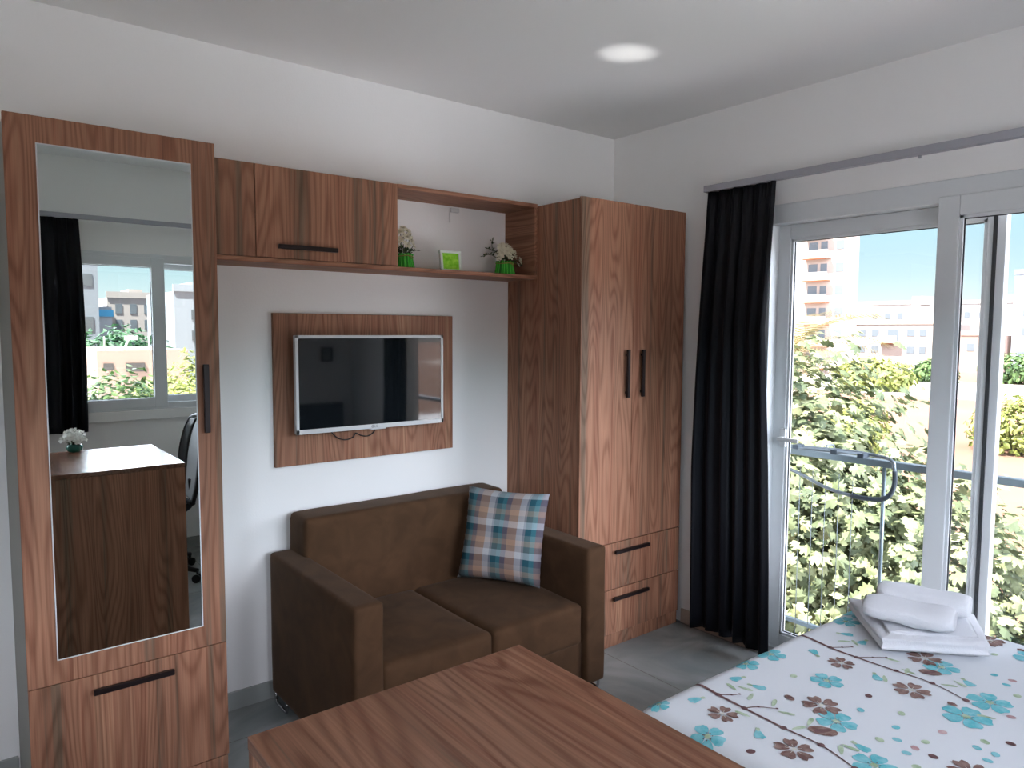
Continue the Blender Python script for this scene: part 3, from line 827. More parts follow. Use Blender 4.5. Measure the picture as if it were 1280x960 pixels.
# material slots: 0 sheet 1 teal 2 brown 3 dark 4 olive 5 dusty 6 pale
rr = random.Random(3)
for sx_, sy_ in ((0, 0), (0, -.80), (0, -1.6), (.585, .0), (.585, -.8), (-.585, -.35), (-.585, -1.15)):
    def ok(x, y): return BX0-.2 < x < BX1+.2 and BY0+.1 < y < BY1+.2
    full = (sx_, sy_) == (0, 0)
    def keep(x, y):
        if not ok(x, y): return False
        if full: return True
        # repeats only where the traced motif does not already lie
        return y < -2.38 or x > -.42 or x < -1.64
    for x, y, s in TF:
        x += sx_; y += sy_
        if not keep(x, y): continue
        a0 = rr.random()*6
        for k in range(5): petal(x, y, a0+k*2*math.pi/5, .008*s, .052*s, .036*s, 1, off=.0014+.0001*k)
        disc(x, y, .0085*s, 4, .0022); 
        for k in range(7):
            a = k*2*math.pi/7; disc(x+.013*s*math.cos(a), y+.013*s*math.sin(a), .0018, 3, .0026)
    for x, y in TB:
        x += sx_; y += sy_
        if not keep(x, y): continue
        a = rr.random()*6
        petal(x, y, a, -.022, .028, .026, 1, .0015); petal(x, y, a+.6, -.012, .026, .016, 1, .0016); petal(x, y, a+math.pi, .014, .034, .012, 4, .0017)
    for x, y, s in BF:
        x += sx_; y += sy_
        if not keep(x, y): continue
        a0 = rr.random()*6
        for k in range(5): petal(x, y, a0+k*2*math.pi/5, .010*s, .052*s, .034*s, 2, off=.0019+.0001*k, notch=.22)
        for k in range(5):
            a = a0+k*2*math.pi/5
            strip([(x, y), (x+.022*s*math.cos(a), y+.022*s*math.sin(a))], .0022, .0008, 6, .0028)
        disc(x, y, .006*s, 6, .0029)
    for x, y, s in BB:
        x += sx_; y += sy_
        if keep(x, y):
            disc(x, y, .026*s, 2, .0024, .62, rr.random()*3); petal(x, y, rr.random()*3, -.02*s, .02*s, .012*s, 3, .0028)
    for p in PA:
        q = [(a+sx_, b_+sy_) for a, b_ in p]
        if not keep(*q[len(q)//2]): continue
        w0 = .013 if len(q) > 3 else .006
        strip(q, w0, .003, 3, .0020)
        for a, b_ in q[1:]: disc(a, b_, w0*.75, 3, .0022)
    for x, y, c in DT:
        x += sx_; y += sy_
        if keep(x, y): disc(x, y, .0125, (3, 1, 4, 5)[c], .0014, .8, rr.random()*3)
    for x, y in LV:
        x += sx_; y += sy_
        if keep(x, y):
            a = rr.random()*6; petal(x, y, a, -.024, .024, .013, 4, .0016, notch=0)
from_data('printed_sheet', vs, fs, ['sheet', 'p_teal', 'p_brown', 'p_dark', 'p_olive', 'p_pink', 'p_pale'], bed, True, mi=mi)

# towels ----------------------------------------------------------------
def towel_quad(c, h, r, layers, n=22, wob=.003, seed=0, roll=False):
    """folded towel over a quadrilateral (BL, FL, FR, BR); rounded rim, fold seams along the left side"""
    bm = soft_box(-1, 1, -1, 1, 0, 1, .0, n=n) if False else bmesh.new()
    bmesh.ops.create_cube(bm, size=2)
    bmesh.ops.subdivide_edges(bm, edges=bm.edges[:], cuts=n, use_grid_fill=True)
    BL, FL, FR, BR = [Vector((p[0], p[1], 0)) for p in c]
    cen = (BL+FL+FR+BR)/4
    for v in bm.verts:
        u, w, t = (v.co.x+1)/2, (v.co.y+1)/2, v.co.z
        u2 = .5+math.copysign(.5*(1-(1-abs(2*u-1))**1.7), u-.5); w2 = .5+math.copysign(.5*(1-(1-abs(2*w-1))**1.7), w-.5)
        p = (FL.lerp(FR, u2)).lerp(BL.lerp(BR, u2), w2)
        # rim rounding
        U, W = 2*u2-1, 2*w2-1
        e = max(abs(U)**9, abs(W)**9)
        rnd = math.sqrt(max(0, 1-min(1, abs(t))**2.2))
        fac = 1-(1-rnd)*r if e > .3 else 1-(1-rnd)*r*e
        p = cen+(p-cen)*fac
        edge = 1-.25*e
        z = h*(.5+.5*math.copysign(abs(t)**.8, t)*edge)
        side = max(abs(U)**20, abs(W)**20)
        if side > .5 and layers > 1:
            g = .5+.5*math.cos(z/h*layers*2*math.pi)
            p = cen+(p-cen)*(1-.045*g)
        s = noise.noise(Vector((p.x*7+seed, p.y*7, t)))*wob + noise.noise(Vector((p.x*22+seed, p.y*22, t)))*wob*.55
        z += s*(1 if t > 0 else 0)
        v.co = Vector((p.x-cen.x, p.y-cen.y, max(z, 0)))
    bmesh.ops.recalc_face_normals(bm, faces=bm.faces[:])
    return bm, cen
bm, cen = towel_quad([(-.400, -1.672), (-.690, -1.938), (-.455, -2.190), (-.175, -2.045)], .068, .16, 2, wob=.009)
t1 = from_bm('bath_towel', bm, 'towel', None, True); t1.location = (cen.x, cen.y, BZ+.0045)
tag(t1, 'large folded white bath towel lying flat on the foot of the bed', 'towel', 'white towels on the bed')
def rolled(p0, p1, rw, rh, z, label, seed):
    p0, p1 = Vector(p0+(0,)), Vector(p1+(0,)); mid_ = (p0+p1)/2; ln = (p1-p0).length; ang = math.atan2((p1-p0).y, (p1-p0).x)
    bm = bmesh.new(); seg = 40; m_ = 18
    rings = []
    for i in range(m_+1):
        t = i/m_; x = (t-.5)*ln
        ee = 1-.16*abs(2*t-1)**8
        ring = []
        for k in range(seg):
            a = 2*math.pi*k/seg
            ca, sa = math.cos(a), math.sin(a)
            yy = math.copysign(abs(ca)**.7, ca)*rw*ee; zz = math.copysign(abs(sa)**.75, sa)*rh*ee
            s = .007*noise.noise(Vector((x*9+seed, yy*16, zz*16)))+.003*noise.noise(Vector((x*34+seed, yy*30, zz*30)))
            ring.append(bm.verts.new((x, yy+s, zz+rh+s)))
        rings.append(ring)
    for i in range(m_):
        for k in range(seg):
            bm.faces.new((rings[i][k], rings[i][(k+1) % seg], rings[i+1][(k+1) % seg], rings[i+1][k]))
    # spiral ends
    for end, sgn in ((0, -1), (m_, 1)):
        prev = rings[end]
        for q, (f, dz) in enumerate(((.86, .006), (.74, -.004), (.60, .005), (.48, -.005), (.34, .003), (.2, -.004))):
            cur = [bm.verts.new((v.co.x*0+rings[end][0].co.x+sgn*dz, v.co.y*f, (v.co.z-rh)*f+rh)) for v in rings[end]]
            for k in range(seg):
                bm.faces.new((prev[k], prev[(k+1) % seg], cur[(k+1) % seg], cur[k]))
            prev = cur
        bm.faces.new(prev)
    bmesh.ops.recalc_face_normals(bm, faces=bm.faces[:])
    o = from_bm('hand_towel', bm, 'towel', None, True); o.location = (mid_.x, mid_.y, z); o.rotation_euler = (0, 0, ang)
    return tag(o, label, 'towel', 'white towels on the bed')
rolled((-.560, -1.825), (-.490, -2.085), .076, .034, BZ+.0800, 'rolled white hand towel on the big towel, nearer to the room', 1)
rolled((-.385, -1.795), (-.320, -2.070), .072, .037, BZ+.0800, 'rolled white hand towel on the big towel, nearer to the balcony', 4)

# ------------------------------------------------------------------ curtains and rails
def rail(name, b, label, along):
    t = thing(name, label, 'curtain rail', ((b[0]+b[1])/2, (b[2]+b[3])/2, b[4]))
    o = (-(b[0]+b[1])/2, -(b[2]+b[3])/2, -b[4])
    bm = bmesh.new(); bx(bm, *b, bev=.003)
    from_bm('rail_profile', shifted(bm, o), 'rail', t)
    return t, o
t, o = rail('curtain_rail', (-.105, -.070, -3.55, -.722, 2.286, 2.318), 'long grey metal curtain rail above the balcony door', 'y')
for yy in (-.9, -1.75, -2.6, -3.4):
    bm = bmesh.new(); bx(bm, -.075, -.0005, yy-.012, yy+.012, 2.305, 2.319, bev=.001)
    from_bm('bracket', shifted(bm, o), 'rail', t)
bm = bmesh.new(); tube(bm, [(-.088, -1.74, 2.286), (-.088, -1.74, 2.274)], .006, 8)
from_bm('glider', shifted(bm, o), 'rail', t)
t, o = rail('curtain_rail', (-2.93, -.7, YC+.070, YC+.105, 2.300, 2.330), 'grey curtain rail over the window seen in the mirror', 'x')
for xx in (-2.8, -1.84, -.8):
    bm = bmesh.new(); bx(bm, xx-.012, xx+.012, YC+.0005, YC+.075, 2.316, 2.331, bev=.001)
    from_bm('bracket', shifted(bm, o), 'rail', t)

def curtain(name, fpt, z0f, z1, nu, nz, folds, amp, label, seed=0):
    """fpt(u, t) -> (base point, outward normal) ; t=0 top .. 1 bottom"""
    vs = []; fs = []
    for j in range(nz+1):
        t = j/nz
        for i in range(nu+1):
            u = i/nu
            p, nn = fpt(u, t)
            zb = z0f(u); z = z1+(zb-z1)*t
            ph = u*folds*2*math.pi+.5*math.sin(u*9+seed)+.35*math.sin(t*3+u*5)
            A = amp*(.55+.45*t)*(.75+.35*math.sin(u*13+seed))
            d = A*math.sin(ph)+.25*A*math.sin(2.3*ph+1+t*2)
            d2 = .003*math.sin(ph*4) if t < .05 else 0
            vs.append((p[0]+nn[0]*(d+d2), p[1]+nn[1]*(d+d2), z))
    for j in range(nz):
        for i in range(nu):
            a = j*(nu+1)+i; fs.append((a, a+1, a+nu+2, a+nu+1))
    return vs, fs
def profB(u, t):
    # width of the cloth at height t: narrow at top, wide below
    yl = -.752+(.052*min(1, t*1.6))+.014*math.sin(t*4); yr = -1.118+.0*t
    wr = [(-1.118, 0), (-1.110, .1), (-1.085, .3), (-1.100, .42), (-1.125, .6), (-1.145, .8), (-1.160, 1)]
    for k in range(len(wr)-1):
        if wr[k][1] <= t <= wr[k+1][1]:
            s = (t-wr[k][1])/(wr[k+1][1]-wr[k][1]); yr = wr[k][0]+(wr[k+1][0]-wr[k][0])*s
    return (-.088-.012*t, yl+(yr-yl)*u), (-1, .12)
z0 = lambda u: .050+(.035 if .50 < u < .60 else 0)+.012*math.sin(u*4)
vs, fs = curtain('c', profB, z0, 2.2845, 150, 50, 5.5, .026, '', 1)
cb = thing('curtain', 'dark navy floor-length curtain drawn beside the tall wardrobe', 'curtain', (-.1, -.93, 0))
o1 = from_data('drape', [(a+.1, b_+.93, c) for a, b_, c in vs], fs, 'curtain', cb, True)
md = o1.modifiers.new('thick', 'SOLIDIFY'); md.thickness = .003
for k in range(6):
    bm = bmesh.new(); yy = -.77-.064*k; tube(bm, [(-.088+.1, yy+.93, 2.285), (-.088+.1, yy+.93, 2.272)], .004, 6)
    from_bm('hook', bm, 'lightplastic', cb)
def profC(u, t):
    xl, xr = -2.86, -2.405+.012*math.sin(t*3)+.01*t
    return (xl+(xr-xl)*u, YC+.088), (0, 1)
vs, fs = curtain('c', profC, lambda u: .912, 2.2985, 130, 30, 6.5, .024, '', 4)
cc = thing('curtain', 'dark curtain beside the window, seen in the mirror', 'curtain', (-2.63, YC+.09, .91))
o1 = from_data('drape', [(a+2.63, b_-YC-.09, c-.91) for a, b_, c in vs], fs, 'curtain', cc, True)
md = o1.modifiers.new('thick', 'SOLIDIFY'); md.thickness = .003
def profB2(u, t):
    return (-.085, -2.42-.36*u-.02*t), (-1, 0)
vs, fs = curtain('c', profB2, lambda u: .56, 2.2845, 130, 30, 5.2, .024, '', 7)
cb2 = thing('curtain', 'dark curtain at the far end of the balcony door above the bed', 'curtain', (-.1, -2.6, .56))
o1 = from_data('drape', [(a+.1, b_+2.6, c-.56) for a, b_, c in vs], fs, 'curtain', cb2, True)
md = o1.modifiers.new('thick', 'SOLIDIFY'); md.thickness = .003

# picture on the wall behind (seen dimly in the television)
pf = thing('picture', 'small dark framed picture reflected in the television screen', 'picture', (-.255, YC+.001, 1.36))
bm = bmesh.new()
for q in ((-.055, .055, .055, .068), (-.055, .055, -.068, -.055), (-.055, -.043, -.055, .055), (.043, .055, -.055, .055)):
    bx(bm, q[0], q[1], 0, .015, q[2], q[3], bev=.001)
from_bm('frame', bm, 'frame_dark', pf)
box('print', (-.043, .043, .001, .006, -.055, .055), 'paper', pf, bev=0)

# ------------------------------------------------------------------ small things on the shelf
def blossom(bm, c, r, d, n=6, mi=0):
    """a double flower head of cupped petals facing direction d"""
    d = Vector(d).normalized(); a = d.orthogonal().normalized(); b_ = d.cross(a); c = Vector(c)
    for ring, (rad, lift, m_) in enumerate(((1, .1, n), (.68, .35, n-1), (.38, .5, 4))):
        for k in range(m_):
            t = 2*math.pi*(k+.5*ring)/m_
            out = a*math.cos(t)+b_*math.sin(t); s = d.cross(out)
            w = r*rad*.62
            p0 = c; p1 = c+out*r*rad*.55+d*r*lift*.45+s*w*.5; p2 = c+out*r*rad*.55+d*r*lift*.45-s*w*.5
            p3 = c+out*r*rad+d*r*lift*1.1+s*w*.32; p4 = c+out*r*rad+d*r*lift*1.1-s*w*.32; p5 = c+out*r*rad*.6+d*r*lift*.2
            v = [bm.verts.new(p) for p in (p0, p1, p3, p4, p2, p5)]
            for f in ((0, 1, 5), (1, 2, 5), (2, 3, 5), (3, 4, 5), (4, 0, 5)):
                ff = bm.faces.new([v[i] for i in f]); ff.smooth = True; ff.material_index = mi
def leaflet(bm, c, d, L_len, w, mi=0):
    c = Vector(c); d = Vector(d).normalized(); s = d.cross(Vector((.1, .2, 1))).normalized(); n_ = s.cross(d)
    pts = [c, c+d*L_len*.35+s*w/2-n_*w*.1, c+d*L_len*.75+s*w*.35-n_*w*.1, c+d*L_len, c+d*L_len*.75-s*w*.35-n_*w*.1, c+d*L_len*.35-s*w/2-n_*w*.1, c+d*L_len*.5+n_*w*.15]
    v = [bm.verts.new(p) for p in pts]
    for i in range(6): bm.faces.new((v[i], v[(i+1) % 6], v[6])).material_index = mi
def flowerpot(loc, label, seed, w, h, heads, sprigs, rotz=0, group='green grass-skirted flower pots on the shelf'):
    rd = random.Random(seed)
    t = thing('flower_pot', label, 'flower pot', loc, rotz, group)
    # skirt of raffia blades around a cup
    bm = bmesh.new()
    lathe(bm, [(w*.40, 0), (w*.42, h*.5), (w*.40, h*.96), (w*.34, h*.96), (w*.34, h*.8)], seg=20)
    for k in range(64):
        a = 2*math.pi*k/64+rd.uniform(-.04, .04); r0 = w*.44; r1 = w*.52*rd.uniform(.94, 1.05)
        ca, sa = math.cos(a), math.sin(a); hw = w*.030
        top = h*rd.uniform(.90, 1.02); rm_ = w*.43
        q = [(r1, 0.0), (rm_*1.06, h*.5), (rm_, h*.80), (r0*1.04, top)]
        L0 = [bm.verts.new((r*ca-hw*sa, r*sa+hw*ca, z)) for r, z in q]; L1 = [bm.verts.new((r*ca+hw*sa, r*sa-hw*ca, z)) for r, z in q]
        rg = [bm.verts.new(((r+.0016)*ca, (r+.0016)*sa, z)) for r, z in q]
        for i in range(3):
            bm.faces.new((L0[i], rg[i], rg[i+1], L0[i+1])); bm.faces.new((rg[i], L1[i], L1[i+1], rg[i+1]))
    from_bm('raffia_skirt', bm, 'grass_g', t)
    bm = bmesh.new(); tube(bm, [(w*.455*math.cos(a), w*.455*math.sin(a), h*.82+.002*math.sin(3*a)) for a in [2*math.pi*k/24 for k in range(25)]], .0022, 6, caps=False)
    tube(bm, [(0, -w*.46, h*.82), (.012, -w*.50, h*.72), (.016, -w*.5, h*.6)], .0016, 5)
    from_bm('twine', bm, 'twine', t)
    bm = bmesh.new(); bmf = bmesh.new()
    for (x, y, z, r) in heads:
        tube(bm, [(x*.2, y*.2, h*.8), (x*.7, y*.7, (h+z)/2), (x, y, z)], .0016, 5)
        blossom(bmf, (x, y, z), r*1.15, (x*1.2+rd.uniform(-.01, .01), y-.03, .03+rd.uniform(0, .03)))
    for k in range(46):
        a = rd.uniform(0, 6.28); rr_ = w*rd.uniform(.15, .5)
        leaflet(bm, (rr_*math.cos(a)*.6, rr_*math.sin(a)*.6, h*.92+rd.uniform(0, .03)), (math.cos(a), math.sin(a), rd.uniform(.1, 1.3)), rd.uniform(.018, .034), .013)
    for pts in sprigs:
        P = smoothpath(pts, 4); tube(bm, P, .0012, 5)
        for i in range(2, len(P)):
            if i % 2: continue
            for s in (-1, 1):
                leaflet(bm, P[i], (rd.uniform(-.6, .6), s*rd.uniform(.2, 1), rd.uniform(-.2, .8)), rd.uniform(.014, .022), .010)
        leaflet(bm, P[-1], P[-1]-P[-3], .024, .011)
    from_bm('foliage', bm, 'fleaf', t)
    from_bm('flowers', bmf, 'petal', t, True)
    return t
SZ = 1.8663
flowerpot((-1.488, -.140, SZ), 'green raffia pot of cream flowers next to the cabinet door', 5, .095, .068,
          [(-.03, -.02, .125, .022), (.0, -.03, .140, .022), (.03, -.01, .130, .022), (-.015, .0, .165, .020), (.02, 0, .168, .022), (-.035, .01, .150, .018), (.045, -.01, .105, .018), (-.045, -.01, .095, .018), (.0, -.035, .105, .018), (.04, .01, .150, .018), (0, 0, .182, .016)],
          [[(0, 0, .06), (.03, -.01, .08), (.054, -.02, .085)]])
flowerpot((-.912, -.140, SZ), 'green raffia pot of cream flowers with leafy sprigs, at the wardrobe end', 9, .098, .070,
          [(-.038, -.02, .105, .025), (-.012, -.03, .118, .027), (.022, -.02, .120, .024), (-.02, 0, .142, .022), (.010, 0, .148, .020), (.048, -.015, .098, .022), (-.045, -.015, .085, .018), (.052, -.01, .118, .017), (.03, 0, .138, .02), (.082, -.02, .070, .014), (.070, -.02, .055, .013), (.09, -.01, .085, .012), (.0, -.04, .092, .02)],
          [[(0, 0, .06), (-.05, -.01, .10), (-.085, -.01, .13), (-.085, -.01, .16)], [(0, 0, .06), (-.06, -.01, .085), (-.10, -.01, .095), (-.135, -.01, .088)], [(0, 0, .06), (-.06, -.0, .11), (-.10, 0, .125)], [(0, 0, .06), (.05, -.01, .07), (.09, -.01, .06)]])
pf = thing('photo_frame', 'small white photo frame with lime green picture between the flower pots', 'photo frame', (-1.228, -.135, SZ), R_(-4))
bm = bmesh.new(); w, h_, b_ = .056, .102, .0125
for q in ((-w, w, h_-b_, h_), (-w, w, 0, b_), (-w, -w+b_, b_, h_-b_), (w-b_, w, b_, h_-b_)):
    bx(bm, q[0], q[1], -.009, .009, q[2], q[3], bev=.0015)
bmesh.ops.rotate(bm, cent=(0, 0, 0), matrix=Matrix.Rotation(R_(-9), 3, 'X'), verts=bm.verts[:])
from_bm('frame', bm, 'framew', pf)
bm = bmesh.new(); bx(bm, -w+b_, w-b_, -.004, .006, b_, h_-b_)
bmesh.ops.rotate(bm, cent=(0, 0, 0), matrix=Matrix.Rotation(R_(-9), 3, 'X'), verts=bm.verts[:])
from_bm('picture', bm, 'lime', pf)
bm = bmesh.new(); tube(bm, [(0, .012, .07), (0, .055, .003)], .003, 6)
from_bm('stand', bm, 'framew', pf)

# flowers on the counter (seen in the mirror)
fp = thing('flower_bowl', 'small teal bowl of white flowers on the counter, seen in the mirror', 'flower bowl', (-2.600, -2.555, DZ))
bm = bmesh.new(); lathe(bm, [(.024, 0), (.036, .010), (.040, .026), (.034, .040), (.026, .044), (.024, .030)], seg=24)
from_bm('bowl', bm, 'pot', fp, True)
bm = bmesh.new(); rd = random.Random(4)
for k in range(30):
    a = rd.uniform(0, 6.28); leaflet(bm, (.015*math.cos(a), .015*math.sin(a), .035+rd.uniform(0, .02)), (math.cos(a), math.sin(a), rd.uniform(0, 1)), rd.uniform(.02, .04), .014)
from_bm('foliage', bm, 'fleaf', fp)
bm = bmesh.new()
for x, y, z, r in ((-.052, .01, .075, .026), (-.02, .03, .085, .028), (.02, .02, .08, .028), (0, 0, .112, .030), (-.03, 0, .108, .024), (.035, .0, .10, .025), (.01, .03, .060, .024), (.045, .015, .07, .02), (-.02, -.02, .09, .025), (.02, -.02, .09, .025)):
    blossom(bm, (x, y, z), r, (x, y+.02, .05))
from_bm('flowers', bm, 'petalw', fp, True)

# ------------------------------------------------------------------ office chair (seen in the mirror)
oc = thing('office_chair', 'black mesh-backed office chair behind the counter, seen in the mirror', 'office chair', (-2.165, -3.06, 0), R_(180))
bm = bmesh.new()
lathe(bm, [(.028, .07), (.034, .10), (.034, .14), (.026, .16), (.026, .28), (.016, .28), (.016, .42)], seg=16)
from_bm('gas_lift', bm, 'black', oc, True)
for k in range(5):
    a = R_(152+72*k)
    bm = bmesh.new(); tube(bm, [(.02*math.cos(a), .02*math.sin(a), .115), (.17*math.cos(a), .17*math.sin(a), .10), (.335*math.cos(a), .335*math.sin(a), .075)], [.026, .02, .014], 8)
    lg = from_bm('base_arm', bm, 'black', oc)
    bm = bmesh.new(); cx, cy = .33*math.cos(a), .33*math.sin(a)
    tube(bm, [(cx, cy, .075), (cx, cy, .045)], .008, 8)
    for s in (-1, 1):
        q = Vector((-math.sin(a), math.cos(a), 0))*s*.014
        tube(bm, [(cx+q.x-math.sin(a)*s*.010, cy+q.y+math.cos(a)*s*.010, .027), (cx+q.x*.3, cy+q.y*.3, .027)], .026, 14)
    from_bm('caster', bm, 'black', lg)
from_bm('seat', soft_box(-.17, .27, -.24, .24, .42, .495, .03, n=12, puff=.012), 'black', oc, True)
# back: curved frame at local -x, leaning back
prof = [(-.235, .50), (-.250, .58), (-.262, .68), (-.275, .80), (-.300, .92), (-.330, 1.00)]
def half(z):
    return .19+.05*math.sin(max(0, min(1, (z-.5)/.5))*math.pi)
bm = bmesh.new()
L0 = smoothpath([(x, half(z), z) for x, z in prof], 5); R0 = smoothpath([(x, -half(z), z) for x, z in prof], 5)
top = smoothpath([L0[-1], (-.345, .12, 1.02), (-.35, 0, 1.025), (-.345, -.12, 1.02), R0[-1]], 5)
bot = [L0[0], (-.225, 0, .49), R0[0]]
for P in (L0, R0, top): tube(bm, P, .013, 8)
tube(bm, smoothpath(bot, 4), .016, 8)
bf = from_bm('back_frame', bm, 'black', oc)
vs = []; fs = []
nz = len(L0)
for i in range(nz):
    for j in range(9):
        u = j/8; p = Vector(L0[i]).lerp(Vector(R0[i]), u); p.x -= .018*math.sin(u*math.pi)
        vs.append(p)
for i in range(nz-1):
    for j in range(8):
        a = i*9+j; fs.append((a, a+1, a+10, a+9))
mo = from_data('back_mesh', vs, fs, 'meshb', oc, True); mo.modifiers.new('s', 'SOLIDIFY').thickness = .004
for a0_, a1_ in ((0, .30), (.86, 1.0)):
    v2 = []; f2 = []
    for i in range(nz):
        for j in range(4):
            u = a0_+(a1_-a0_)*j/3; p = Vector(L0[i]).lerp(Vector(R0[i]), u); p.x -= .018*math.sin(u*math.pi)+.004
            v2.append(p)
    for i in range(nz-1):
        for j in range(3):
            a = i*4+j; f2.append((a, a+1, a+5, a+4))
    bd = from_data('side_band', v2, f2, 'black', oc, True); bd.modifiers.new('s', 'SOLIDIFY').thickness = .012
for P, q in ((L0, .004), (R0, -.004)):
    bm = bmesh.new(); tube(bm, [Vector(p)+Vector((-.012, q, 0)) for p in P], .0065, 8)
    from_bm('back_trim', bm, 'lightplastic', oc)
bm = bmesh.new(); tube(bm, smoothpath([(0, 0, .41), (-.15, 0, .40), (-.27, 0, .46), (-.275, 0, .62)], 5), .022, 8)
from_bm('back_support', bm, 'black', oc)
for s in (-1, 1):
    bm = bmesh.new(); tube(bm, smoothpath([(.0, s*.23, .44), (.0, s*.285, .46), (-.01, s*.29, .58), (-.02, s*.29, .655)], 5), .014, 8)
    bx(bm, -.14, .12, s*.29-.03, s*.29+.03, .655, .68, bev=.008)
    from_bm('armrest', bm, 'black', oc)

# ------------------------------------------------------------------ balcony
struct(box('floor_balcony', (T, .385, -3.3, -.3, -.17, -.03), 'slab', bev=.002))
rl = thing('balcony_railing', 'grey metal balcony railing outside the glass door', 'railing', (.345, -1.9, -.03))
bm = bmesh.new(); bx(bm, -.022, .022, -1.35, 1.55, .985, 1.018, bev=.004)
from_bm('handrail', bm, 'steel', rl)
bm = bmesh.new(); bx(bm, -.012, .012, -1.35, 1.55, .09, .11)
from_bm('bottom_bar', bm, 'steel', rl)
for yy in (-1.30, .44, 1.5):
    bm = bmesh.new(); tube(bm, [(0, yy, 0), (0, yy, .99)], .009, 10)
    from_bm('post', bm, 'steel', rl)
ar = thing('clothes_airer', 'grey folding clothes airer hanging on the balcony railing', 'clothes airer', (.28, -1.2, -.03))
oa = (-.28, 1.2, .03)
def rel(p): return (p[0]+oa[0], p[1]+oa[1], p[2]+oa[2])
bm = bmesh.new()
loop = smoothpath([rel(p) for p in ((.28, -.62, .99), (.28, -1.0, 1.006), (.28, -1.27, 1.016), (.285, -1.40, 1.016), (.285, -1.512, 1.004), (.28, -1.535, .96), (.28, -1.537, .90), (.28, -1.522, .845), (.28, -1.48, .812), (.28, -1.40, .803), (.28, -1.30, .808), (.28, -1.19, .828), (.28, -1.02, .882), (.28, -.82, .90), (.28, -.64, .90), (.28, -.62, .99))], 5)
tube(bm, loop, .0085, 8)
tube(bm, [rel((.235, -.62, .99)), rel((.235, -1.40, 1.02))], .007, 8)
tube(bm, [rel((.235, -.62, .99)), rel((.28, -.62, .99))], .007, 8)
tube(bm, [rel((.28, -.72, .97)), rel((.28, -.72, -.02))], .008, 8)
tube(bm, [rel((.28, -.72, .0)), rel((.28, -1.36, .0))], .006, 8)
from_bm('tube_frame', bm, 'airer', ar)
bm = bmesh.new()
tube(bm, smoothpath([rel(p) for p in ((.28, -1.536, .955), (.28, -1.538, .90), (.28, -1.522, .845), (.28, -1.48, .812), (.28, -1.40, .803), (.28, -1.34, .806))], 4), .0115, 8)
from_bm('grip', bm, 'airerj', ar)
for yy in (-1.07, -1.27, -1.40):
    bm = bmesh.new(); c = rel((.258, yy, 1.012)); bx(bm, c[0]-.032, c[0]+.032, c[1]-.016, c[1]+.016, c[2]-.011, c[2]+.011, bev=.003)
    from_bm('joint', bm, 'airerj', ar)
for k in range(9):
    yy = -.80-.068*k
    bm = bmesh.new(); tube(bm, [rel((.28, yy, .90)), rel((.28, yy, .0))], .0018, 5)
    from_bm('wire', bm, 'airer', ar)
for yy in (-.8, -1.2):
    bm = bmesh.new(); tube(bm, [rel((.28, yy, 1.012)), rel((.30, yy, 1.030)), rel((.36, yy, 1.028)), rel((.374, yy, 1.0))], .005, 6)
    from_bm('rail_hook', bm, 'airer', ar)

# ------------------------------------------------------------------ outside
GZ = -4.5
def grid_ground():
    vs = [(-260, -320, 0), (420, -320, 0), (420, 360, 0), (-260, 360, 0)]
    o = from_data('ground', vs, [(0, 1, 2, 3)], 'field'); o.location = (0, 0, GZ); return o
g = grid_ground(); struct(g)
# road as part of the setting; the yard is an added bounce surface
o = from_data('ground_road', [(70, -120, .03), (96, -120, .03), (96, 160, .03), (70, 160, .03)], [(0, 1, 2, 3)], 'road'); o.location = (0, 0, GZ); struct(o)
o = from_data('ground_bounce_yard', [(-45, -42, .03), (30, -42, .03), (12, -4.2, .03), (-45, -4.2, .03)], [(0, 1, 2, 3)], 'bounce_yard'); o.location = (0, 0, GZ); struct(o)
box_low = bmesh.new(); bx(box_low, XL-T, T, YC-T, T, GZ, -.16)
o = from_bm('wall_below', box_low, 'exterior'); struct(o)

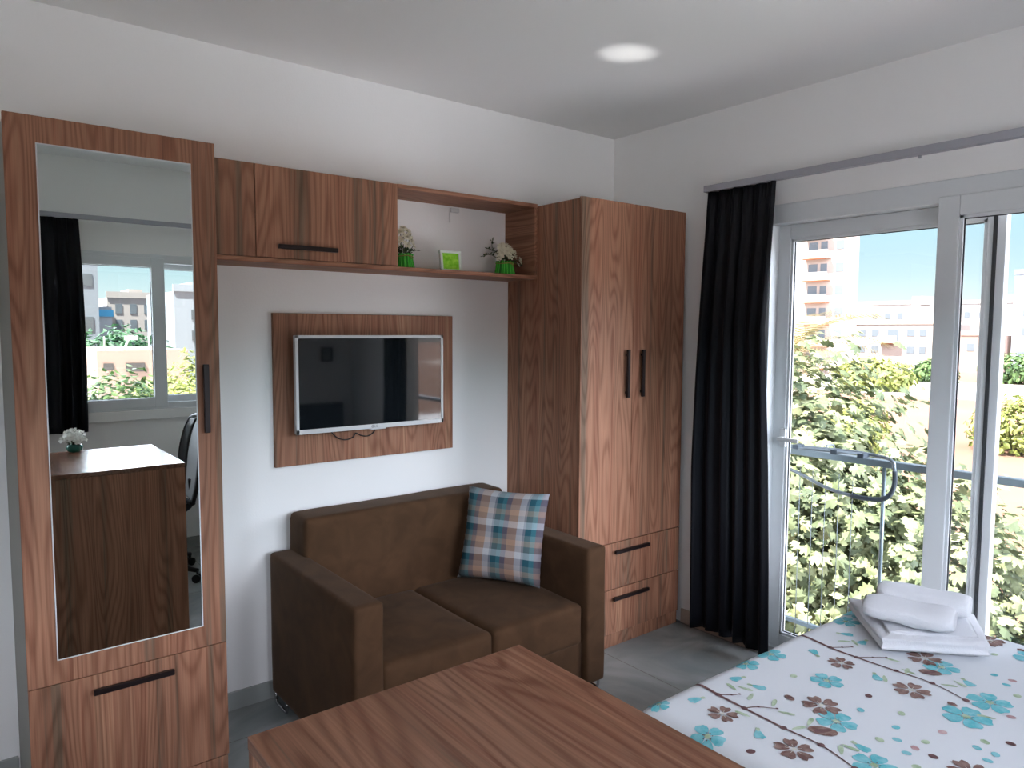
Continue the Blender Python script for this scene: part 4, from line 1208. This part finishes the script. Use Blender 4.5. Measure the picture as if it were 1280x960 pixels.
def foliage_mesh(blobs, n, size, rd, lobed=False, shell=.35, zmin=None, facing=None):
    """leaves scattered in the outer shell of ellipsoids; each leaf its own little island"""
    vs = []; fs = []
    tot = sum(b[3]*b[4]+b[3]*b[5]+b[4]*b[5] for b in blobs)
    for (cx, cy, cz, rx, ry, rz) in blobs:
        m_ = int(n*(rx*ry+rx*rz+ry*rz)/tot)
        for _ in range(m_):
            u = rd.uniform(-1, 1); a = rd.uniform(0, 2*math.pi); q = math.sqrt(1-u*u)
            d = Vector((q*math.cos(a), q*math.sin(a), u))
            r = 1-abs(rd.gauss(0, shell))*.6+rd.uniform(-.04, .10)
            bump = 1+.16*noise.noise(d*2.3+Vector((cx, cy, cz)))+.08*noise.noise(d*6+Vector((cx, cy, cz)))
            p = Vector((cx+d.x*rx*r*bump, cy+d.y*ry*r*bump, cz+d.z*rz*r*bump))
            if zmin is not None and p.z < zmin: continue
            s = size*rd.uniform(.6, 1.25)
            nrm = (d+Vector((rd.uniform(-.7, .7), rd.uniform(-.7, .7), rd.uniform(-.2, .9)))).normalized()
            t = nrm.orthogonal().normalized(); t.rotate(Matrix.Rotation(rd.uniform(0, 6.28), 3, nrm)); w = nrm.cross(t)
            b0 = len(vs)
            if lobed:
                prof_ = [(0, .0), (.16, .22), (.30, .16), (.50, .42), (.46, .58), (.34, .52), (.40, .80), (.28, .92), (.16, .66), (0, 1.08)]
                left = [(-x, y) for x, y in prof_[1:-1]][::-1]
                for x, y in prof_+left:
                    vs.append(p+(w*x+t*(y-.5))*s-nrm*s*(abs(x)*.25+abs(y-.5)*.15))
                k = len(prof_)+len(left)
                vs.append(p+nrm*s*.03)
                for i in range(k): fs.append((b0+i, b0+(i+1) % k, b0+k))
            else:
                for x, y in ((0, -.5), (.28, -.05), (.2, .25), (0, .5), (-.2, .25), (-.28, -.05)):
                    vs.append(p+(w*x+t*y)*s-nrm*s*abs(x)*.4)
                fs.append((b0, b0+1, b0+2, b0+3)); fs.append((b0, b0+3, b0+4, b0+5))
    return vs, fs
def tree(name, label, cat, base, blobs, n, size, mat, lobed=False, trunk=True, group=None, seed=1, shell=.35):
    rd = random.Random(seed)
    t = thing(name, label, cat, base, 0, group)
    rel_ = [(b[0]-base[0], b[1]-base[1], b[2]-base[2], b[3], b[4], b[5]) for b in blobs]
    vs, fs = foliage_mesh(rel_, n, size, rd, lobed, shell, zmin=.02)
    from_data('foliage', vs, fs, mat, t)
    bm = bmesh.new()
    for b in rel_:
        k = Vector((b[0], b[1], b[2]))
        rt = max(.04, b[3]*.05)
        tube(bm, smoothpath([(rd.uniform(-.1, .1), rd.uniform(-.1, .1), 0), (k.x*.3, k.y*.3, max(.2, k.z*.45)), k], 4), [rt*(1-.07*i) for i in range(9)], 7)
        for q in range(6):
            a = q*1.05+rd.random(); e = k+Vector((math.cos(a)*b[3]*.7, math.sin(a)*b[4]*.7, b[5]*rd.uniform(-.2, .6)))
            tube(bm, [k*.75, (k+e)/2, e], [rt*.45, rt*.3, rt*.12], 5)
    from_bm('trunk', bm, 'bark', t)
    return t
tree('fig_tree', 'large fig tree with broad lobed leaves close behind the balcony railing', 'tree', (4.9, 2.0, GZ),
     [(5.1, 2.7, -1.35, 1.9, 2.7, 3.05), (4.9, .3, -2.1, 1.5, 1.55, 2.3), (4.5, 1.3, -.9, 1.2, 1.3, 1.5), (4.2, 2.8, .15, 1.2, 1.3, 1.30),
      (4.8, -1.3, -2.6, 1.5, 1.4, 1.9), (4.6, -2.9, -2.5, 1.5, 1.4, 2.1)], 37000, .145, 'fig', lobed=True, seed=11)

def palm(base, top, n, L, label, seed=2):
    rd = random.Random(seed)
    t = thing('palm_tree', label, 'palm', base)
    bm = bmesh.new(); hh = top-base[2]
    tube(bm, [(0, 0, 0), (.05, .02, hh*.5), (0, 0, hh)], [.18, .14, .13], 10)
    from_bm('trunk', bm, 'bark', t)
    vs = []; fs = []
    for k in range(n):
        a = 2*math.pi*k/n*2.4+rd.uniform(-.2, .2); el = rd.uniform(-.1, 1.25)
        P = [];
        for i in range(9):
            s = i/8*L
            P.append(Vector((math.cos(a)*s*math.cos(el*(1-.5*i/8)), math.sin(a)*s*math.cos(el*(1-.5*i/8)), hh+s*math.sin(el)-.55*(i/8)**2*L*.9)))
        for i in range(1, 9):
            d = (P[i]-P[i-1]).normalized(); sdir = d.cross(Vector((0, 0, 1))).normalized()
            for q in range(3):
                c = P[i-1].lerp(P[i], q/3)
                for s in (-1, 1):
                    tip = c+d*L*.14+sdir*s*L*.20*(1-.5*abs(i/8-.4))-Vector((0, 0, L*.06))
                    b0 = len(vs); vs += [c-d*.012, c+d*.012, tip]; fs.append((b0, b0+1, b0+2))
    from_data('fronds', vs, fs, 'palm', t)
    return t
palm((9.6, 4.55, GZ), 1.2, 36, 1.8, 'pale palm tree rising behind the fig tree')

tree('bush', 'yellow-green bush in front of the tall apartment tower', 'bush', (74, 33.3, GZ), [(74, 33.3, -3.2, 2.6, 4.2, 2.1)], 1500, .7, 'bushy', seed=21)
tree('bush', 'small green bush at the foot of the low row of houses', 'bush', (93, 34.6, GZ), [(93, 34.6, -3.4, 1.8, 2.6, 1.8)], 900, .7, 'bushg', seed=22)
tree('bush', 'round green bush beyond the road at the right edge', 'bush', (98, 27.2, GZ), [(98, 27.2, -3.0, 2.5, 4.4, 2.2)], 1300, .7, 'bushg', seed=23)
tree('bush', 'bright yellow-green bush in the dry field at the right', 'bush', (40, 9.6, GZ), [(40, 9.0, -3.4, 2.2, 2.8, 1.9)], 2600, .38, 'bushy', seed=24)
tree('bush', 'pale dry bush just left of the field, above the fig tree', 'bush', (33, 14.6, GZ), [(33, 14.8, -3.4, 1.6, 1.6, 1.6)], 1500, .35, 'bushy', seed=25)

def building(name, label, x, y0, y1, z1, depth, wall, floors=(), wins=(), balcs=(), facing='x', group=None, parapet=True, winmat='bwin', z0=GZ, roofbox=()):
    """facade plane looks back at the room; wins = (a0, a1, z0, z1) on the facade; balcs = (a0, a1, z)"""
    cx, cy = (x, (y0+y1)/2) if facing == 'x' else ((y0+y1)/2, x)
    t = thing(name, label, 'building', (cx, cy, z0), 0, group)
    def bxl(bm, d0, d1, a0, a1, za, zb):
        if facing == 'x': bx(bm, d0, d1, a0-cy, a1-cy, za-z0, zb-z0)
        else: bx(bm, a0-cx, a1-cx, -d1, -d0, za-z0, zb-z0)
    bm = bmesh.new(); bxl(bm, 0, depth, y0, y1, z0, z1)
    if parapet:
        bxl(bm, -.15, .1, y0-.1, y1+.1, z1, z1+.7)
    for (a0, a1, za, zb) in roofbox: bxl(bm, depth*.3, depth*.7, a0, a1, za, zb)
    from_bm('wall', bm, wall, t)
    for (a0, a1, za, zb) in wins:
        bm = bmesh.new(); bxl(bm, -.06, .05, a0, a1, za, zb)
        from_bm('window', bm, winmat, t)
    for (a0, a1, za) in balcs:
        bm = bmesh.new(); bxl(bm, -1.2, 0, a0, a1, za-.25, za); bxl(bm, -1.2, -1.1, a0, a1, za, za+.95)
        b_ = from_bm('balcony', bm, 'bld', t)
        bm = bmesh.new(); bxl(bm, -1.15, -.02, a0+.1, a1-.1, za-.35, za-.252)
        from_bm('soffit', bm, 'orange', b_)
    return t
w = []; bl = []
for k in range(7):
    zf = -3.6+3.25*k
    bl.append((52.2, 56.2, zf+.1))
    w.append((52.8, 53.8, zf+.4, zf+2.3)); w.append((54.3, 55.7, zf+.4, zf+2.3)); w.append((50.3, 51.5, zf+1.0, zf+2.3)); w.append((58.3, 59.6, zf+1.0, zf+2.3))
    bl.append((61, 65, zf+.1)); w.append((61.6, 64.4, zf+.4, zf+2.3))
building('apartment_tower', 'tall cream apartment tower with stacked orange-edged balconies, left in the door glass', 100, 49.6, 70, 20, 3, 'bld', wins=w, balcs=bl)
building('apartment_block', 'low cream apartment block with rows of small windows right of the tower', 125, 46.6, 61.6, 3.0, 12, 'bld',
         wins=[(58.8, 60.0, .9, 2.2), (56.5, 57.7, .9, 2.2), (53.2, 55.0, .2, 2.2), (50.6, 51.8, 1.0, 2.2), (48.8, 49.8, 1.0, 2.2), (58.8, 60.0, -1.9, -.7), (56.5, 57.7, -1.9, -.7), (50.6, 51.8, -1.9, -.7), (48.8, 49.8, -1.9, -.7)],
         balcs=[(53, 56.2, 0.1)])
building('apartment_block', 'white flat-roofed block whose roofs rise behind the low apartment block', 142, 58.5, 71, 7.0, 12, 'bldw', wins=[(60+2.4*k, 61+2.4*k, 4.2, 5.4) for k in range(3)], roofbox=[(58, 60, 7, 8.6)])
building('apartment_block', 'white terraced block behind the right half of the low row', 158, 43, 57.5, 7.4, 12, 'bldw', wins=[(49+2.6*k, 50+2.6*k, 4.6, 5.8) for k in range(3)], roofbox=[(46, 49, 7.4, 9.2)])
building('pavilion', 'small white ground-level pavilion with a pale door', 96, 38.9, 41.6, -2.0, 4, 'bldw', wins=[(39.5, 41, -4.4, -2.5)], parapet=False)
building('apartment_block', 'pale pink low houses right of the door mullion', 122, 37.5, 45.6, 1.2, 10, 'bldp', wins=[(38.6+2*k, 39.6+2*k, -1.2, 0) for k in range(3)])
building('apartment_block', 'tall bluish-white apartment block at the right edge of the view', 126, 22, 36.9, 10.5, 12, 'bldb', wins=[(34.4-2.7*k, 35.6-2.7*k, 1.2+2.9*j, 2.5+2.9*j) for k in range(4) for j in range(3)]+[(33, 36, -2.6, -1.2)])

# behind the other window (seen in the mirror); facades look towards +y
building('apartment_block', 'grey and white apartment block left in the mirrored window', -80, 2, 9.4, 9.5, 14, 'bldg', facing='y', wins=[(3.0, 4.2, 1.4, 2.8), (8.0, 8.9, 1.4, 2.8), (8.0, 8.9, 5.8, 7.0), (3.0, 4.2, 5.8, 7.0)])
sg = building('shop', 'pale low shop with a blue sign board, in the mirrored window', -84, 9.6, 11.2, 3.9, 10, 'bldb', facing='y', wins=[], parapet=False)
o = box('sign_board', (-.7, .9, .02, .3, 2.9-GZ, 3.6-GZ), 'sign', sg, bev=0)
building('apartment_block', 'white block with small dark windows, middle of the mirrored window', -92, 12.1, 16.6, 5.2, 12, 'bldw', facing='y', wins=[(12.9+1.5*k, 13.6+1.5*k, 1.6+1.8*j, 2.7+1.8*j) for k in range(3) for j in range(2)], winmat='bwin', roofbox=[(15, 16.5, 5.2, 6.4)])
building('apartment_block', 'pale blue apartment block in the right pane of the mirrored window', -76, 15.4, 22.5, 5.4, 12, 'bldb', facing='y', wins=[(17+1.9*k, 17.8+1.9*k, .5+2.1*j, 1.5+2.1*j) for k in range(4) for j in range(2)], roofbox=[(18, 20, 5.4, 6.6)])
lb = building('flat_roofed_house', 'low pink-walled house with flat roof among trees, in the mirrored window', -35, 2.35, 6.2, .63, 8, 'bldp', facing='y', wins=[(3.5, 4.3, -.35, .05), (2.6, 3.0, -.25, .05)], winmat='bwin2', parapet=False)
bm = bmesh.new()
for xx in (2.75, 4.6): tube(bm, [(xx-4.275, -.5, .63-GZ), (xx-4.275, -.5, 1.25-GZ)], .03, 6)
tube(bm, [(3.55-4.275, -.5, .63-GZ), (3.75-4.275, -.5, 1.15-GZ)], .05, 6); bx(bm, 3.6-4.275, 4.1-4.275, -.6, -.4, 1.1-GZ, 1.28-GZ)
from_bm('roof_antenna', bm, 'lightplastic', lb)
tree('tree', 'dark green tree row behind the pink-walled house, in the mirror', 'tree', (4.6, -47, GZ), [(3.4, -47, -1.8, 2.2, 2.2, 3.1), (5.6, -47, -1.4, 2.2, 2.2, 3.2), (7.3, -48, -1.8, 2, 2, 3.0)], 5000, .45, 'bushd', seed=31)
tree('tree', 'bright green tree low in the left pane of the mirrored window', 'tree', (.3, -18.5, GZ), [(.2, -18.5, -1.8, 1.5, 1.2, 2.35)], 3600, .22, 'bushg', seed=32)
tree('tree', 'yellow-green tree low in the middle of the mirrored window', 'tree', (1.9, -21, GZ), [(2.0, -21, -2.1, 1.5, 1.3, 2.3)], 3200, .22, 'bushy', seed=33)
tree('tree', 'pale green tree low in the right pane of the mirrored window', 'tree', (3.4, -24, GZ), [(3.5, -24, -2.2, 1.6, 1.4, 2.9)], 3200, .24, 'bushy', seed=34)

# ------------------------------------------------------------------ light
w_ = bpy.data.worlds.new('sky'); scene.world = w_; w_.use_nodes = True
N = w_.node_tree.nodes; L = w_.node_tree.links
bg = N['Background']
tc = N.new('ShaderNodeTexCoord'); sp = N.new('ShaderNodeSeparateXYZ'); L.new(tc.outputs['Generated'], sp.inputs[0])
def ramp(src, stops):
    cr = N.new('ShaderNodeValToRGB'); L.new(src, cr.inputs['Fac'])
    e = cr.color_ramp.elements
    e[0].position = stops[0][0]; e[0].color = stops[0][1]+(1,)
    e[1].position = stops[-1][0]; e[1].color = stops[-1][1]+(1,)
    for p, c in stops[1:-1]:
        q = e.new(p); q.color = c+(1,)
    return cr.outputs['Color']
SKY = 7.8      # added sky glow behind the camera, above the roofs, to light the room
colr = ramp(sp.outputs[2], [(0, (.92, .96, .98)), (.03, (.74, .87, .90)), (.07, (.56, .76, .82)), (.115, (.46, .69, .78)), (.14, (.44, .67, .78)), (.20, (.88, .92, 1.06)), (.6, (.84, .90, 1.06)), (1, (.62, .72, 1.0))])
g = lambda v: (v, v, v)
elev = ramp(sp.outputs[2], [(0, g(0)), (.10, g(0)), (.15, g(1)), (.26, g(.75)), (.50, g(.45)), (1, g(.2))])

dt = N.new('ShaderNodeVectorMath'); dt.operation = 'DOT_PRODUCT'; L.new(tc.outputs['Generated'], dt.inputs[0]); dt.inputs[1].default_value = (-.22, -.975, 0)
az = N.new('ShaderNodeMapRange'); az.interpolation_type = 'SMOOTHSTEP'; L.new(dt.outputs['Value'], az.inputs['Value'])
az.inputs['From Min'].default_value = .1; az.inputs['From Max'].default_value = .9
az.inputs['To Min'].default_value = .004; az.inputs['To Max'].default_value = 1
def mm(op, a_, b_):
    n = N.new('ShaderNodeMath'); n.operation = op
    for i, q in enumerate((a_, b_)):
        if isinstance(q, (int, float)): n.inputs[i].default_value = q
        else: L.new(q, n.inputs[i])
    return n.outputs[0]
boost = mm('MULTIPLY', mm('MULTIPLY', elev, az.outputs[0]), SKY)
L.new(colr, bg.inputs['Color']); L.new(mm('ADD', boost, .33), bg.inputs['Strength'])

sun = bpy.data.lights.new('sun', 'SUN'); sun.energy = 8.5; sun.angle = R_(.6); sun.color = (1, .95, .90)
so_ = bpy.data.objects.new('sun', sun); COL.objects.link(so_)
sd = Vector((.42, -.16, -.80))   # direction the light travels
so_.rotation_euler = sd.to_track_quat('-Z', 'Y').to_euler()

# portals only guide the sampling of the sky through the two openings
def portal(loc, rot, sx_, sy_):
    l = bpy.data.lights.new('opening', 'AREA'); l.shape = 'RECTANGLE'; l.size = sx_; l.size_y = sy_
    l.cycles.is_portal = True
    o = bpy.data.objects.new('opening', l); COL.objects.link(o); o.location = loc; o.rotation_euler = rot
portal((.14, (WB[0]+WB[1])/2, WB[2]/2), (0, R_(90), 0), WB[2], WB[1]-WB[0])
portal(((W2C[0]+W2C[1])/2, YC-.14, (W2C[2]+W2C[3])/2), (R_(90), 0, 0), W2C[1]-W2C[0], W2C[3]-W2C[2])
portal(((WC[0]+WC[1])/2, YC-.14, (WC[2]+WC[3])/2), (R_(90), 0, 0), WC[1]-WC[0], WC[3]-WC[2])
# sun glint thrown up to the ceiling from the balcony
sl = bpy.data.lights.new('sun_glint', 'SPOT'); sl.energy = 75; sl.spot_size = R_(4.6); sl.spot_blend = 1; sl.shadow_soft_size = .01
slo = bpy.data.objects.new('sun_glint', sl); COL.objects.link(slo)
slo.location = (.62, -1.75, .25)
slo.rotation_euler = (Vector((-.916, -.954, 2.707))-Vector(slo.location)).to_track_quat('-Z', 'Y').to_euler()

vs_ = scene.view_settings
scene.display_settings.display_device = 'sRGB'
vs_.view_transform = 'Standard'; vs_.look = 'None'; vs_.exposure = 2.0; vs_.gamma = 1; vs_.use_curve_mapping = False
scene.cycles.max_bounces = 14; scene.cycles.diffuse_bounces = 9; scene.cycles.transparent_max_bounces = 16
scene.cycles.sample_clamp_indirect = 10
